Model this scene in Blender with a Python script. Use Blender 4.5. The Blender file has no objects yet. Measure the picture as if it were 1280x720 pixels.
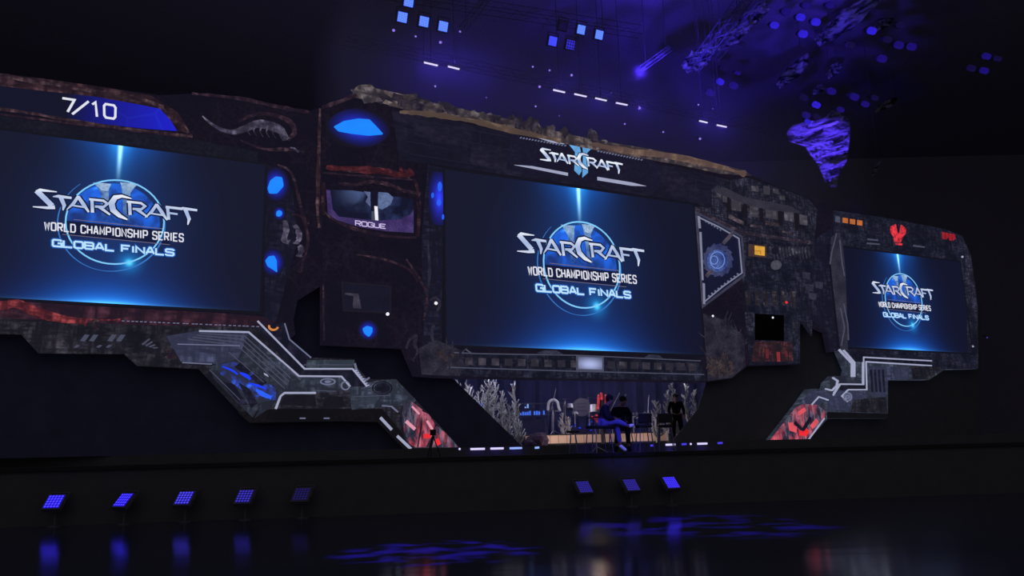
import bpy, bmesh, math, random
from mathutils import Vector, Matrix, noise as mnoise
random.seed(7)
SC = bpy.context.scene
COL = SC.collection
# ------------------------------------------------------------------ camera
F = 1000.0; EYE = Vector((0, 0, 1.4)); PITCH = math.atan(0.2025); ROLL = 0.025
_f = Vector((0, math.cos(PITCH), math.sin(PITCH)))
_u0 = Vector((0, -math.sin(PITCH), math.cos(PITCH))); _r0 = Vector((1, 0, 0))
_r = _r0*math.cos(ROLL) - _u0*math.sin(ROLL)
_u = _u0*math.cos(ROLL) + _r0*math.sin(ROLL)
cam = bpy.data.cameras.new('camera'); cam.lens = F/1280*36; cam.sensor_width = 36; cam.clip_end = 500
camo = bpy.data.objects.new('camera', cam); COL.objects.link(camo)
m = Matrix((( _r.x, _u.x, -_f.x), (_r.y, _u.y, -_f.y), (_r.z, _u.z, -_f.z))).to_4x4()
m.translation = EYE; camo.matrix_world = m; SC.camera = camo
def ray(px, py): return _f + _r*((px-640)/F) + _u*((360-py)/F)
def at_y(px, py, Y):
    d = ray(px, py); return EYE + d*(Y/d.y)
def at_z(px, py, z):
    d = ray(px, py); return EYE + d*((z-EYE.z)/d.z)
# wall frame: x along the video wall, -y towards the audience, z up
_d = ray(2650, 512); ANG = math.atan2(_d.y, _d.x)
WALL = Matrix.Translation((0, 25, 0)) @ Matrix.Rotation(ANG, 4, 'Z')
WI = WALL.inverted(); I4 = Matrix.Identity(4)
_e = WI @ EYE
def W(px, py, off=0.3):
    d = WI.to_3x3() @ ray(px, py); t = (-off-_e.y)/d.y; p = _e + d*t
    return (p.x, p.z)
def W3(px, py, off=0.3):
    a, b = W(px, py, off); return Vector((a, -off, b))
# ------------------------------------------------------------------ nodes
def lin(c):
    o = []
    for v in c:
        v = v/255.0; o.append(v/12.92 if v <= .04045 else ((v+.055)/1.055)**2.4)
    return tuple(o)
class E:
    def __init__(s, nt, v): s.nt = nt; s.v = v
    def _m(s, op, *a, clamp=False):
        n = s.nt.nodes.new('ShaderNodeMath'); n.operation = op; n.use_clamp = clamp
        for i, x in enumerate((s,)+a):
            x = x.v if isinstance(x, E) else x
            if isinstance(x, (int, float)): n.inputs[i].default_value = x
            else: s.nt.links.new(x, n.inputs[i])
        return E(s.nt, n.outputs[0])
    def __add__(s, o): return s._m('ADD', o)
    __radd__ = __add__
    def __mul__(s, o): return s._m('MULTIPLY', o)
    __rmul__ = __mul__
    def __sub__(s, o): return s._m('SUBTRACT', o)
    def __rsub__(s, o): return (s*-1.0)._m('ADD', o)
    def __truediv__(s, o): return s._m('DIVIDE', o)
    def __neg__(s): return s*-1.0
    def exp(s): return s._m('EXPONENT')
    def abs(s): return s._m('ABSOLUTE')
    def sin(s): return s._m('SINE')
    def sqrt(s): return s._m('SQRT')
    def pw(s, e): return s._m('POWER', e)
    def clamp(s): return s._m('ADD', 0.0, clamp=True)
    def gt(s, o): return s._m('GREATER_THAN', o)
    def lt(s, o): return s._m('LESS_THAN', o)
    def mx(s, o): return s._m('MAXIMUM', o)
    def fract(s): return s._m('FRACT')
    def step(s, a, b): return ((s-a)/(b-a)).clamp()
class M:
    """a node material; x, z run over the surface of the thing in metres"""
    def __init__(s, name):
        s.m = bpy.data.materials.new(name); s.m.use_nodes = True; s.nt = s.m.node_tree
        s.b = s.nt.nodes['Principled BSDF']
        s.tc = s.nt.nodes.new('ShaderNodeTexCoord'); s.co = s.tc.outputs['Object']
        sp = s.nt.nodes.new('ShaderNodeSeparateXYZ'); s.nt.links.new(s.co, sp.inputs[0])
        s.x, s.y, s.z = (E(s.nt, sp.outputs[i]) for i in range(3))
    def vec(s, sx=1, sy=1, sz=1, rot=0):
        n = s.nt.nodes.new('ShaderNodeMapping'); n.inputs['Scale'].default_value = (sx, sy, sz)
        n.inputs['Rotation'].default_value = (0, rot, 0)
        s.nt.links.new(s.co, n.inputs[0]); return n.outputs[0]
    def noise(s, scale, detail=3, v=None, rough=.55, dist=0):
        n = s.nt.nodes.new('ShaderNodeTexNoise'); n.inputs['Scale'].default_value = scale
        n.inputs['Detail'].default_value = detail; n.inputs['Roughness'].default_value = rough
        n.inputs['Distortion'].default_value = dist
        s.nt.links.new(v or s.co, n.inputs['Vector']); return E(s.nt, n.outputs['Fac'])
    def voro(s, scale, feature='DISTANCE_TO_EDGE', v=None):
        n = s.nt.nodes.new('ShaderNodeTexVoronoi'); n.feature = feature; n.inputs['Scale'].default_value = scale
        s.nt.links.new(v or s.co, n.inputs['Vector']); return E(s.nt, n.outputs['Distance'])
    def cell(s, scale, v=None):
        n = s.nt.nodes.new('ShaderNodeTexVoronoi'); n.distance = 'CHEBYCHEV'; n.inputs['Scale'].default_value = scale
        s.nt.links.new(v or s.co, n.inputs['Vector'])
        q = s.nt.nodes.new('ShaderNodeSeparateColor'); s.nt.links.new(n.outputs['Color'], q.inputs[0])
        return E(s.nt, q.outputs[0])
    def sum(s, layers):
        acc = None
        for fac, c in layers:
            n = s.nt.nodes.new('ShaderNodeVectorMath'); n.operation = 'SCALE'; n.inputs[0].default_value = lin(c)
            if isinstance(fac, E): s.nt.links.new(fac.v, n.inputs['Scale'])
            else: n.inputs['Scale'].default_value = fac
            o = n.outputs[0]
            if acc is not None:
                q = s.nt.nodes.new('ShaderNodeVectorMath'); q.operation = 'ADD'
                s.nt.links.new(acc, q.inputs[0]); s.nt.links.new(o, q.inputs[1]); o = q.outputs[0]
            acc = o
        return acc
    def base(s, layers, rough=.6, metal=0, spec=.3):
        s.nt.links.new(s.sum(layers), s.b.inputs['Base Color'])
        s.b.inputs['Roughness'].default_value = rough; s.b.inputs['Metallic'].default_value = metal
        s.b.inputs['Specular IOR Level'].default_value = spec; return s
    def emit(s, layers, k=1.0):
        s.nt.links.new(s.sum(layers), s.b.inputs['Emission Color']); s.b.inputs['Emission Strength'].default_value = k
        return s
    def bump(s, h, k=.5, d=.05):
        n = s.nt.nodes.new('ShaderNodeBump'); n.inputs['Strength'].default_value = k; n.inputs['Distance'].default_value = d
        s.nt.links.new(h.v, n.inputs['Height']); s.nt.links.new(n.outputs[0], s.b.inputs['Normal']); return s
def plain(name, c, rough=.6, metal=0, spec=.3, var=.25, scale=6):
    q = M(name); nz = q.noise(scale, 4)
    return q.base([(nz*var*2+(1-var), c)], rough, metal, spec).m
def lamp(name, c, k=1.0, var=.15):
    q = M(name); q.base([(1, (20, 20, 24))]); nz = q.noise(4, 2)
    return q.emit([(nz*var*2+(1-var), c)], k).m
def disp(name, c1, c2, scale=3, st=1, edge=None, rot=0, sx=1, sz=1, cells=0, cc=(60, 60, 70), fine=9, streak=0):
    """content shown by the LED tiles of the scenic video wall"""
    q = M(name); q.base([(1, (9, 9, 11))], .9, 0, .04)
    v = q.vec(sx, 1, sz, rot)
    n1 = q.noise(scale, 5, v).step(.35, .75); n2 = q.noise(scale*fine, 3, v).step(.3, .8)
    L = [(1-n1*.6, c1), (n1*(n2*.8+.35), c2)]
    if streak: n3 = q.noise(1.0, 3, q.vec(streak, 1, streak*.22, rot)).step(.4, .66); n4 = q.noise(1.0, 3, q.vec(streak*.3, 1, streak*1.2, rot)).step(.4, .62); L = [(1-n1*.6, c1), (n1*.2, c2), (n1*n3*n4*1.15, c2)]
    if edge: L.append((q.voro(scale*1.3, v=v).step(.05, 0)*n1*.45, edge))
    if cells: L.append((q.cell(cells, v).step(.62, .68)*n1*(n2*.7+.3), cc))
    return q.emit(L, st).m
# ------------------------------------------------------------------ meshes
TM = {}
def reg(o, mat4): TM[o.name] = mat4; return o
def setp(o, label=None, cat=None, group=None, kind=None):
    if label: o['label'] = label
    if cat: o['category'] = cat
    if group: o['group'] = group
    if kind: o['kind'] = kind
    return o
def thing(name, label, cat, p, frame=I4, group=None, kind=None, rz=0):
    """Empty at the thing's base; p is given in the frame"""
    o = bpy.data.objects.new(name, None); COL.objects.link(o); o.empty_display_size = .2
    mt = frame @ Matrix.Translation(p) @ Matrix.Rotation(rz, 4, 'Z'); o.matrix_world = mt
    o.location = mt.translation; o.rotation_euler = mt.to_euler()
    setp(o, label, cat, group, kind); return reg(o, mt)
def part(name, bm, mat, parent, frame=I4, smooth=False, label=None, bevel=0):
    bm.transform(TM[parent.name].inverted() @ frame)
    bmesh.ops.recalc_face_normals(bm, faces=bm.faces)
    me = bpy.data.meshes.new(name); bm.to_mesh(me); bm.free()
    if smooth:
        for p in me.polygons: p.use_smooth = True
    for mm in (mat if isinstance(mat, (list, tuple)) else [mat]): me.materials.append(mm)
    o = bpy.data.objects.new(name, me); COL.objects.link(o); o.parent = parent
    if label: o['label'] = label
    if bevel:
        b = o.modifiers.new('bevel', 'BEVEL'); b.width = bevel; b.segments = 2; b.limit_method = 'ANGLE'
    return reg(o, TM[parent.name])
def solo(name, bm, mat, p, label=None, cat=None, group=None, kind=None, frame=I4, smooth=False, rz=0):
    mt = frame @ Matrix.Translation(p) @ Matrix.Rotation(rz, 4, 'Z')
    bm.transform(mt.inverted() @ frame)
    bmesh.ops.recalc_face_normals(bm, faces=bm.faces)
    me = bpy.data.meshes.new(name); bm.to_mesh(me); bm.free()
    if smooth:
        for q in me.polygons: q.use_smooth = True
    me.materials.append(mat); o = bpy.data.objects.new(name, me); COL.objects.link(o)
    o.location = mt.translation; o.rotation_euler = mt.to_euler()
    setp(o, label, cat, group, kind); return reg(o, mt)
def copy_tree(o, parent=None, loc=None, rot=None, scale=None):
    c = o.copy(); COL.objects.link(c); TM[c.name] = TM[o.name]
    if parent: c.parent = parent
    if loc is not None: c.location = loc
    if rot is not None: c.rotation_euler = rot
    if scale is not None: c.scale = scale
    for ch in [x for x in list(COL.objects) if x.parent == o]: copy_tree(ch, c)
    return c
def box(bm, a, b):
    x0, y0, z0 = a; x1, y1, z1 = b
    v = [bm.verts.new(p) for p in ((x0,y0,z0),(x1,y0,z0),(x1,y1,z0),(x0,y1,z0),(x0,y0,z1),(x1,y0,z1),(x1,y1,z1),(x0,y1,z1))]
    for f in ((0,1,2,3),(4,5,6,7),(0,1,5,4),(1,2,6,5),(2,3,7,6),(3,0,4,7)): bm.faces.new([v[i] for i in f])
    return bm
def B(*boxes):
    bm = bmesh.new()
    for a, b in boxes: box(bm, a, b)
    return bm
def slab2(bm, pts, o0, o1):
    """pts (u,z) in the wall frame, extruded from offset o0 to o1"""
    f = [bm.verts.new((u, -o1, z)) for u, z in pts]; k = [bm.verts.new((u, -o0, z)) for u, z in pts]
    n = len(pts); fa = bm.faces.new(f); fb = bm.faces.new(k[::-1])
    for i in range(n): bm.faces.new((f[i], k[i], k[(i+1) % n], f[(i+1) % n]))
    fa.normal_update(); fb.normal_update()
    if n > 4: bmesh.ops.triangulate(bm, faces=[fa, fb], quad_method='BEAUTY', ngon_method='EAR_CLIP')
    return bm
def slab(bm, pts, o0=.3, o1=.34): return slab2(bm, [W(x, y, o1) for x, y in pts], o0, o1)
def stroke2(bm, pts, w, o0, o1, closed=False):
    """a flat bar of width w (metres or per-point list) along (u,z) points"""
    n = len(pts); P = [Vector(p) for p in pts]; L = []; R = []
    ws = w if isinstance(w, (list, tuple)) else [w]*n
    for i in range(n):
        a = P[i-1] if (i or closed) else None; c = P[(i+1) % n] if (i < n-1 or closed) else None
        d1 = (P[i]-a).normalized() if a is not None else None; d2 = (c-P[i]).normalized() if c is not None else None
        d1 = d1 or d2; d2 = d2 or d1
        t = (d1+d2)
        t = t.normalized() if t.length > 1e-4 else d1
        nn = Vector((-t.y, t.x)); k = min(1.8, 1/max(.4, abs(nn.dot(Vector((-d1.y, d1.x))))))
        L.append(P[i]+nn*ws[i]/2*k); R.append(P[i]-nn*ws[i]/2*k)
    vf = [(bm.verts.new((a.x, -o1, a.y)), bm.verts.new((b.x, -o1, b.y)), bm.verts.new((a.x, -o0, a.y)), bm.verts.new((b.x, -o0, b.y))) for a, b in zip(L, R)]
    for i in range(n if closed else n-1):
        a, b = vf[i], vf[(i+1) % n]
        bm.faces.new((a[0], b[0], b[1], a[1])); bm.faces.new((a[2], a[3], b[3], b[2]))
        bm.faces.new((a[0], a[2], b[2], b[0])); bm.faces.new((a[1], b[1], b[3], a[3]))
    if not closed:
        for a in (vf[0], vf[-1]): bm.faces.new((a[0], a[1], a[3], a[2]))
    return bm
def stroke(bm, pts, w, o0=.3, o1=.36, closed=False): return stroke2(bm, [W(x, y, o1) for x, y in pts], w, o0, o1, closed)
def tube(bm, pts, r, seg=8, cap=True):
    n = len(pts); P = [Vector(p) for p in pts]; rs = r if isinstance(r, (list, tuple)) else [r]*n; rings = []
    up = Vector((0, 0, 1))
    for i in range(n):
        t = (P[min(i+1, n-1)]-P[max(i-1, 0)]).normalized()
        if abs(t.dot(up)) > .95: s = t.cross(Vector((0, 1, 0))).normalized()
        else: s = t.cross(up).normalized()
        if i:
            q = rings[-1][1]; s2 = (q - t*q.dot(t))
            if s2.length > 1e-5: s = s2.normalized()
        b = t.cross(s)
        rings.append(([bm.verts.new(P[i]+(s*math.cos(a)+b*math.sin(a))*rs[i]) for a in [2*math.pi*j/seg for j in range(seg)]], s))
    for i in range(n-1):
        a, b = rings[i][0], rings[i+1][0]
        for j in range(seg): bm.faces.new((a[j], a[(j+1) % seg], b[(j+1) % seg], b[j]))
    if cap: bm.faces.new(rings[0][0][::-1]); bm.faces.new(rings[-1][0])
    return bm
def smooth_pts(pts, k=4):
    P = [Vector(p) for p in pts]; out = []
    for i in range(len(P)-1):
        a, b, c, d = P[max(i-1, 0)], P[i], P[i+1], P[min(i+2, len(P)-1)]
        for j in range(k):
            t = j/k; out.append(.5*((2*b)+(c-a)*t+(2*a-5*b+4*c-d)*t*t+(3*b-a-3*c+d)*t*t*t))
    out.append(P[-1]); return out
def wtube(bm, pts, r, off=.35, k=4, wob=0, seg=8):
    """organic tube along photo points on the wall"""
    q = smooth_pts([W3(x, y, off) for x, y in pts], k); n = len(q)
    if isinstance(r, (list, tuple)):
        rr = [r[0]+(r[-1]-r[0])*i/(n-1) if len(r) == 2 else r[min(int(i/(n-1)*(len(r)-1)), len(r)-2)]*(1-(i/(n-1)*(len(r)-1)) % 1)+r[min(int(i/(n-1)*(len(r)-1))+1, len(r)-1)]*((i/(n-1)*(len(r)-1)) % 1) for i in range(n)]
    else: rr = [r]*n
    if wob: rr = [a*(1+random.uniform(-wob, wob)) for a in rr]; q = [p+Vector((random.uniform(-1, 1), random.uniform(-.3, .3), random.uniform(-1, 1)))*wob*a*.5 for p, a in zip(q, rr)]
    return tube(bm, q, rr, seg)
def ball(bm, c, r, sub=2, sq=(1, 1, 1), jit=0):
    g = bmesh.ops.create_icosphere(bm, subdivisions=sub, radius=1)
    s = random.random()*50
    for v in g['verts']:
        n = 1+jit*mnoise.noise(v.co*1.7+Vector((s, s, s)))+jit*.5*mnoise.noise(v.co*4+Vector((s, 0, s)))
        v.co = Vector((v.co.x*sq[0], v.co.y*sq[1], v.co.z*sq[2]))*r*n+Vector(c)
    return bm
def cyl(bm, a, b, r, seg=16): return tube(bm, [a, b], r, seg)
def disc_pts(cx, cy, rx, ry, n=24, a0=0, a1=360):
    return [(cx+rx*math.cos(math.radians(a0+(a1-a0)*i/n)), cy+ry*math.sin(math.radians(a0+(a1-a0)*i/n))) for i in range(n+(0 if a1-a0 == 360 else 1))]
# ------------------------------------------------------------------ display materials
m_zerg = disp('dark_organic_tiles', (19, 17, 30), (26, 20, 31), 1.1, 1, edge=(24, 18, 34))
m_flesh = disp('brown_flesh_tiles', (26, 19, 31), (96, 66, 72), 2.6, 1, streak=7, rot=.1)
m_red = disp('red_flesh_tiles', (34, 24, 38), (84, 48, 60), 2.5, 1, streak=6, rot=.1)
m_brick = disp('dark_block_tiles', (22, 21, 36), (27, 26, 42), .9, 1, cells=1.6, cc=(25, 22, 32), sx=.55)
m_city = disp('city_tiles', (20, 20, 33), (70, 69, 90), 1.4, 1, streak=16)
m_mach = disp('machine_tiles', (19, 20, 33), (52, 52, 72), 1.6, 1, streak=14, cells=5, cc=(28, 29, 44))
m_mach2 = disp('machine_tiles_blue', (22, 22, 38), (42, 42, 62), 1.3, 1, streak=9)
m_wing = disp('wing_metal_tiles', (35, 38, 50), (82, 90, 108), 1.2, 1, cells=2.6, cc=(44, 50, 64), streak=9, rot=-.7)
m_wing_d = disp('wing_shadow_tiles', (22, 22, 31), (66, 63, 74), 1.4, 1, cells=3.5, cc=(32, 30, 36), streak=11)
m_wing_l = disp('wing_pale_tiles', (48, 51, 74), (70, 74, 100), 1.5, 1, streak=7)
m_teal = disp('wing_teal_tiles', (46, 54, 66), (74, 86, 98), 1.5, 1, streak=7)
m_road = disp('dark_channel_tiles', (24, 25, 38), (38, 38, 54), 1.5, 1, streak=5)
m_strip = disp('ledge_tiles', (20, 21, 34), (30, 30, 42), 1.2, 1)
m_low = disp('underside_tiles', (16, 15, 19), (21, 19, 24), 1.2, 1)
m_stone = disp('sandstone_tiles', (40, 35, 46), (138, 122, 120), 2.2, 1, streak=7, rot=-.3)
m_bush = disp('thorn_tiles', (26, 25, 38), (62, 58, 72), 2.6, 1, edge=(60, 56, 70))
m_bushtan = disp('dry_thorn_tiles', (34, 28, 34), (92, 76, 72), 3.2, 1, edge=(80, 68, 66))
m_pink = m_wing
m_line = lamp('white_line', (158, 162, 190)); m_line2 = lamp('grey_line', (104, 108, 136)); m_line3 = lamp('dim_line', (70, 72, 92))
m_tendon = disp('tendon_tiles', (58, 26, 36), (196, 84, 88), 4, 1, streak=9, rot=.15); m_vein = disp('vein_tiles', (34, 24, 35), (108, 82, 86), 5, 1, streak=9)
m_veinr = disp('red_vein_tiles', (44, 22, 32), (124, 56, 62), 4, 1, streak=8)
m_veind = disp('dark_vein_tiles', (30, 22, 36), (84, 62, 72), 4, 1, streak=9)
m_bone = disp('bone_tiles', (36, 33, 50), (124, 116, 142), 5, 1, streak=6)
m_pod = lamp('blue_pod', (28, 132, 252), 1.05, .12); m_podd = lamp('deep_blue_pod', (30, 60, 250), 1, .1)
m_white = lamp('white_spot', (240, 240, 246)); m_wtext = lamp('white_lettering', (226, 228, 240), 1, .05)
m_black = plain('matt_black', (22, 22, 23), .7); m_void = plain('alcove_black', (8, 8, 9), .9)
m_orange = lamp('orange_window', (250, 160, 80)); m_yellow = lamp('yellow_window', (238, 184, 62)); m_redl = lamp('red_light', (236, 44, 52)); m_redd = lamp('dim_red_light', (150, 40, 48))
m_glowred = lamp('red_ember', (216, 84, 96), 1, .35)
def pod_halo(name, rad, c=(24, 40, 190), k=1.0):
    q = M(name); q.base([(1, (9, 9, 11))])
    r = ((q.x*q.x)/(rad[0]**2)+(q.z*q.z)/(rad[1]**2)).sqrt()
    n1 = q.noise(2.2, 4).step(.35, .75)
    return q.emit([(((r*-2.2).exp()*(1-r).clamp())*k*3.6, c), (1-n1*.6, (19, 17, 30)), (n1*.5, (26, 20, 31))]).m
def wt(name, label, cat, px, py, off=.0, group=None):
    return thing(name, label, cat, W3(px, py, off), WALL, group)
def pl(name, pts, mat, parent, o0=.28, o1=.33, label=None):
    return part(name, slab(bmesh.new(), pts, o0, o1), mat, parent, WALL, label=label)
def ln(name, pts, w, mat, parent, o0=.3, o1=.37, closed=False):
    return part(name, stroke(bmesh.new(), pts, w, o0, o1, closed), mat, parent, WALL)
def tb(name, pts, r, mat, parent, off=.36, wob=.12, label=None, k=5):
    return part(name, wtube(bmesh.new(), pts, r, off, k, wob), mat, parent, WALL, smooth=True, label=label)
ONE = {'window_row': 'window', 'mullion': 'mullion', 'slot_row': 'slot', 'pipe_row': 'pipe', 'tick_row': 'tick_mark', 'hatch_row': 'hatch_mark', 'grille': 'grille_bar', 'balcony_row': 'balcony', 'facade_ledge': 'facade_ledge'}
def many(name, items, mat, parent, o0=.3, o1=.37):
    for pts in items: o = part(ONE.get(name, name), slab(bmesh.new(), pts, o0, o1), mat, parent, WALL)
    return o
# ------------------------------------------------------------------ lettering
SL = .11
BOX = [('S', 41, 71, 259, 23), ('T', 66, 89, 261, 17), ('A', 84, 111, 262, 18), ('R', 111, 137, 265, 17), ('C', 136, 163, 271, 28),
       ('R', 158, 184, 268, 17), ('A', 182, 209, 272, 18), ('F', 207, 227, 274, 16), ('T', 221, 246, 279, 20)]
SG = {'S': [([(1, .98), (.3, .98), (.12, .9)], (.25, .9, .2)), ([(.16, .92), (.8, .2)], 1.5), ([(.92, .14), (.6, .06), (0, .03)], (1.2, .8, .15))],
      'T': [([(0, .9), (.3, .97), (1.02, .95)], (.2, .9, .7)), ([(.42, .95), (.62, .35), (.55, -.02)], (1.2, 1, .3))],
      'A': [([(-.02, 0), (.3, .5), (.52, 1.02)], (.2, .9, .8)), ([(.5, 1), (.75, .5), (1, 0)], (.9, 1.1, .5)), ([(.2, .34), (.8, .3)], .5)],
      'R': [([(.18, 0), (.15, .9)], .9), ([(.02, .95), (.7, .95), (.9, .76), (.72, .5), (.3, .46)], .7), ([(.5, .48), (1.02, -.02)], (1, .5))],
      'C': [([(1.05, .93), (.6, .99), (.3, .9), (.12, .62), (.2, .32), (.5, .1), (.86, -.03)], (.3, .9, 1.4, 1.7, 1.6, 1.2, .4))],
      'F': [([(.2, 0), (.12, .94)], .9), ([(0, .96), (1.05, .95)], .8), ([(.2, .52), (.75, .5)], .6)]}
GL = {'W': [[(0, 1), (.2, 0), (.5, .8), (.8, 0), (1, 1)]], 'O': [[(0, .12), (0, .88), (.15, 1), (.85, 1), (1, .88), (1, .12), (.85, 0), (.15, 0), (0, .12)]],
      'R': [[(0, 0), (0, 1), (.85, 1), (1, .85), (1, .6), (.85, .48), (0, .48)], [(.5, .48), (1, 0)]], 'L': [[(0, 1), (0, 0), (1, 0)]],
      'D': [[(0, 0), (0, 1), (.8, 1), (1, .82), (1, .18), (.8, 0), (0, 0)]], 'C': [[(1, .75), (1, .9), (.85, 1), (.15, 1), (0, .88), (0, .12), (.15, 0), (.85, 0), (1, .1), (1, .28)]],
      'H': [[(0, 0), (0, 1)], [(1, 0), (1, 1)], [(0, .5), (1, .5)]], 'A': [[(0, 0), (.42, 1), (.58, 1), (1, 0)], [(.18, .3), (.82, .3)]],
      'M': [[(0, 0), (0, 1), (.5, .25), (1, 1), (1, 0)]], 'P': [[(0, 0), (0, 1), (.85, 1), (1, .88), (1, .55), (.85, .43), (0, .43)]],
      'I': [[(.5, 0), (.5, 1)]], 'N': [[(0, 0), (0, 1), (1, 0), (1, 1)]], 'S': [[(1, .78), (1, .9), (.85, 1), (.15, 1), (0, .88), (0, .62), (.15, .53), (.85, .47), (1, .38), (1, .12), (.85, 0), (.15, 0), (0, .12), (0, .22)]],
      'E': [[(1, 1), (0, 1), (0, 0), (1, 0)], [(0, .5), (.8, .5)]], 'G': [[(1, .8), (.88, 1), (.12, 1), (0, .88), (0, .12), (.12, 0), (1, 0), (1, .5), (.55, .5)]],
      'B': [[(0, 0), (0, 1), (.85, 1), (1, .86), (1, .62), (.85, .52), (0, .52)], [(.85, .52), (1, .4), (1, .14), (.85, 0), (0, 0)]],
      'F': [[(1, 1), (0, 1), (0, 0)], [(0, .5), (.8, .5)]], 'U': [[(0, 1), (0, .12), (.15, 0), (.85, 0), (1, .12), (1, 1)]],
      '7': [[(0, 1), (1, 1), (.4, 0)]], '/': [[(-.1, -.05), (1.1, 1.1)]], '1': [[(.1, .8), (.6, 1), (.6, 0)]], '0': [[(0, .15), (0, .85), (.15, 1), (.85, 1), (1, .85), (1, .15), (.85, 0), (.15, 0), (0, .15)]]}
def text(bm, s, quad, tr, w, o0, o1, gap=.32, space=.7, wid=None, only=None):
    """quad: photo points TL, TR, BR, BL; tr maps (u,z)"""
    Q = [Vector(W(x, y, o1)) for x, y in quad]; wid = wid or {}
    tot = 0; lay = []
    for ch in s:
        if ch == ' ': tot += space; continue
        cw = wid.get(ch, .28 if ch == 'I' else 1); lay.append((ch, tot, cw)); tot += cw+gap
    tot -= gap
    if only is not None:
        keep = []; wi = 0; it = iter(lay)
        for ch in s:
            if ch == ' ': wi += 1; continue
            e_ = next(it)
            if wi == only: keep.append(e_)
        lay = keep
    for ch, x, cw in lay:
        for pol in GL[ch]:
            pts = []
            for a, b in pol:
                t = (x+(a if ch != 'I' else .5)*cw)/tot
                p = Q[0].lerp(Q[1], t)*b+Q[3].lerp(Q[2], t)*(1-b); pts.append(tr(p))
            closed = (pts[0]-pts[-1]).length < 1e-5
            stroke2(bm, pts[:-1] if closed else pts, w, o0, o1, closed)
    return bm
C_L = (143.5, 277.5); C_C = (727, 331); C_R = (1129, 375)
def mapper(src, dst, k, o):
    a = Vector(W(*src, o)); b = Vector(W(*dst, o)); return lambda p: (Vector(p)-a)*k+b
def star_letters(bm, tr, k, grow, o0, o1):
    for ch, x0, x1, yb, h in BOX:
        for pol, wd in SG[ch]:
            wd = wd if isinstance(wd, tuple) else (wd,)*len(pol)
            pts = [tr(W(x0+a*(x1-x0), yb+SL*a*(x1-x0)-b*h, o1)) for a, b in pol]
            stroke2(bm, pts, [max(.02, v*.082)*k+grow for v in wd], o0, o1)
    return bm
def letter_mat(name, ref):
    q = M(name); q.base([(1, (20, 20, 24))]); n = q.noise(2.4/ref, 4)
    s = (q.z*(9/ref)+n*2.5).sin()*.5+.5
    return q.emit([(s*.75+.25, (236, 242, 252)), (1-s, (116, 140, 186))]).m
def ellipse_stroke(bm, tr, cx, cy, rx, ry, a0, a1, w0, w1, o0, o1, n=48):
    pts = [tr(W(x, y, o1)) for x, y in disc_pts(cx, cy, rx, ry, n, a0, a1)]
    if a1-a0 == 360: return stroke2(bm, pts, w0, o0, o1, True)
    m_ = len(pts); return stroke2(bm, pts, [w0+(w1-w0)*math.sin(math.pi*i/(m_-1)) for i in range(m_)], o0, o1)
# ------------------------------------------------------------------ the three big screens
def screen_mat(name, k, zt, zb):
    q = M(name); q.base([(1, (6, 6, 8))], .35)
    x = q.x/k; z = q.z/k; h = ((q.z-zb)/k).mx(0.0); t = ((zt-q.z)/k).mx(0.0)
    g = lambda v, s: ((v*v)*(-1.0/(s*s))).exp()
    L = [(1.0, (19, 21, 42)), (g(x, 2.0)*g(z, 2.3), (12, 40, 88))]
    L += [(g(x, 2.1)*(h*-1.4).exp()*.95, (8, 66, 166)), (g(x, 1.4)*(h*-3.6).exp()*.9, (22, 124, 226)), (g(x, .9)*(h*-15).exp()*.9, (90, 200, 255)), (g(x, 2.4)*(h*-24).exp()*.3, (100, 180, 240))]
    L += [(g(x, 1.1)*(t*-1.3).exp()*.9, (8, 84, 176)), (g(x, .3)*(t*-1.9).exp()*.8, (40, 150, 234)), (g(x, .06)*(t*-.9).exp()*(1.35-t).clamp()*1.9, (160, 226, 255))]
    r = (x*x/(1.41**2)+z*z/(1.37**2)).sqrt(); dm = r.step(1.0, .97)*(z+.1).step(-.55, .7)
    nz = q.noise(1.5/k, 4, dist=.8)
    L += [(dm*nz.step(.42, .66)*.95, (18, 104, 232)), (dm*.45, (20, 60, 160)), (dm*nz.step(.6, .75)*(z.step(.3, 1.1)), (90, 180, 250))]
    s2 = ((x-.52)*(x-.52)+(z+1.36)*(z+1.36))
    L += [((s2*-10).exp()*.8, (10, 120, 190)), ((s2*-90).exp()*.9, (90, 220, 240))]
    return q.emit(L).m
m_ring = lamp('ring_light', (128, 204, 252)); m_ringd = lamp('faint_ring_light', (56, 118, 196)); m_glob = lamp('cyan_lettering', (186, 226, 255), 1, .05)
m_bezel = lamp('dim_bezel', (17, 17, 28)); m_dark = lamp('letter_shadow', (18, 24, 58)); m_rule = lamp('thin_rule', (112, 104, 124)); m_glowt = lamp('letter_glow', (24, 84, 170))
m_pil = M('pillar_sheen')
m_pil.base([(1, (10, 12, 20))]); _s = (m_pil.z*1.0).step(-.2, 1.1); _n = m_pil.noise(3, 3).step(.35, .65)
m_pil = m_pil.emit([(_s*_n*.9, (150, 190, 230)), (1-_s*_n, (20, 62, 140))]).m
def bars(pts4):  # TL, TR, BR, BL -> upright rectangle in the wall plane
    q = [Vector(W(x, y, .36)) for x, y in pts4]
    return (q[0].x+q[3].x)/2, (q[1].x+q[2].x)/2, (q[0].y+q[1].y)/2, (q[2].y+q[3].y)/2
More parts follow.
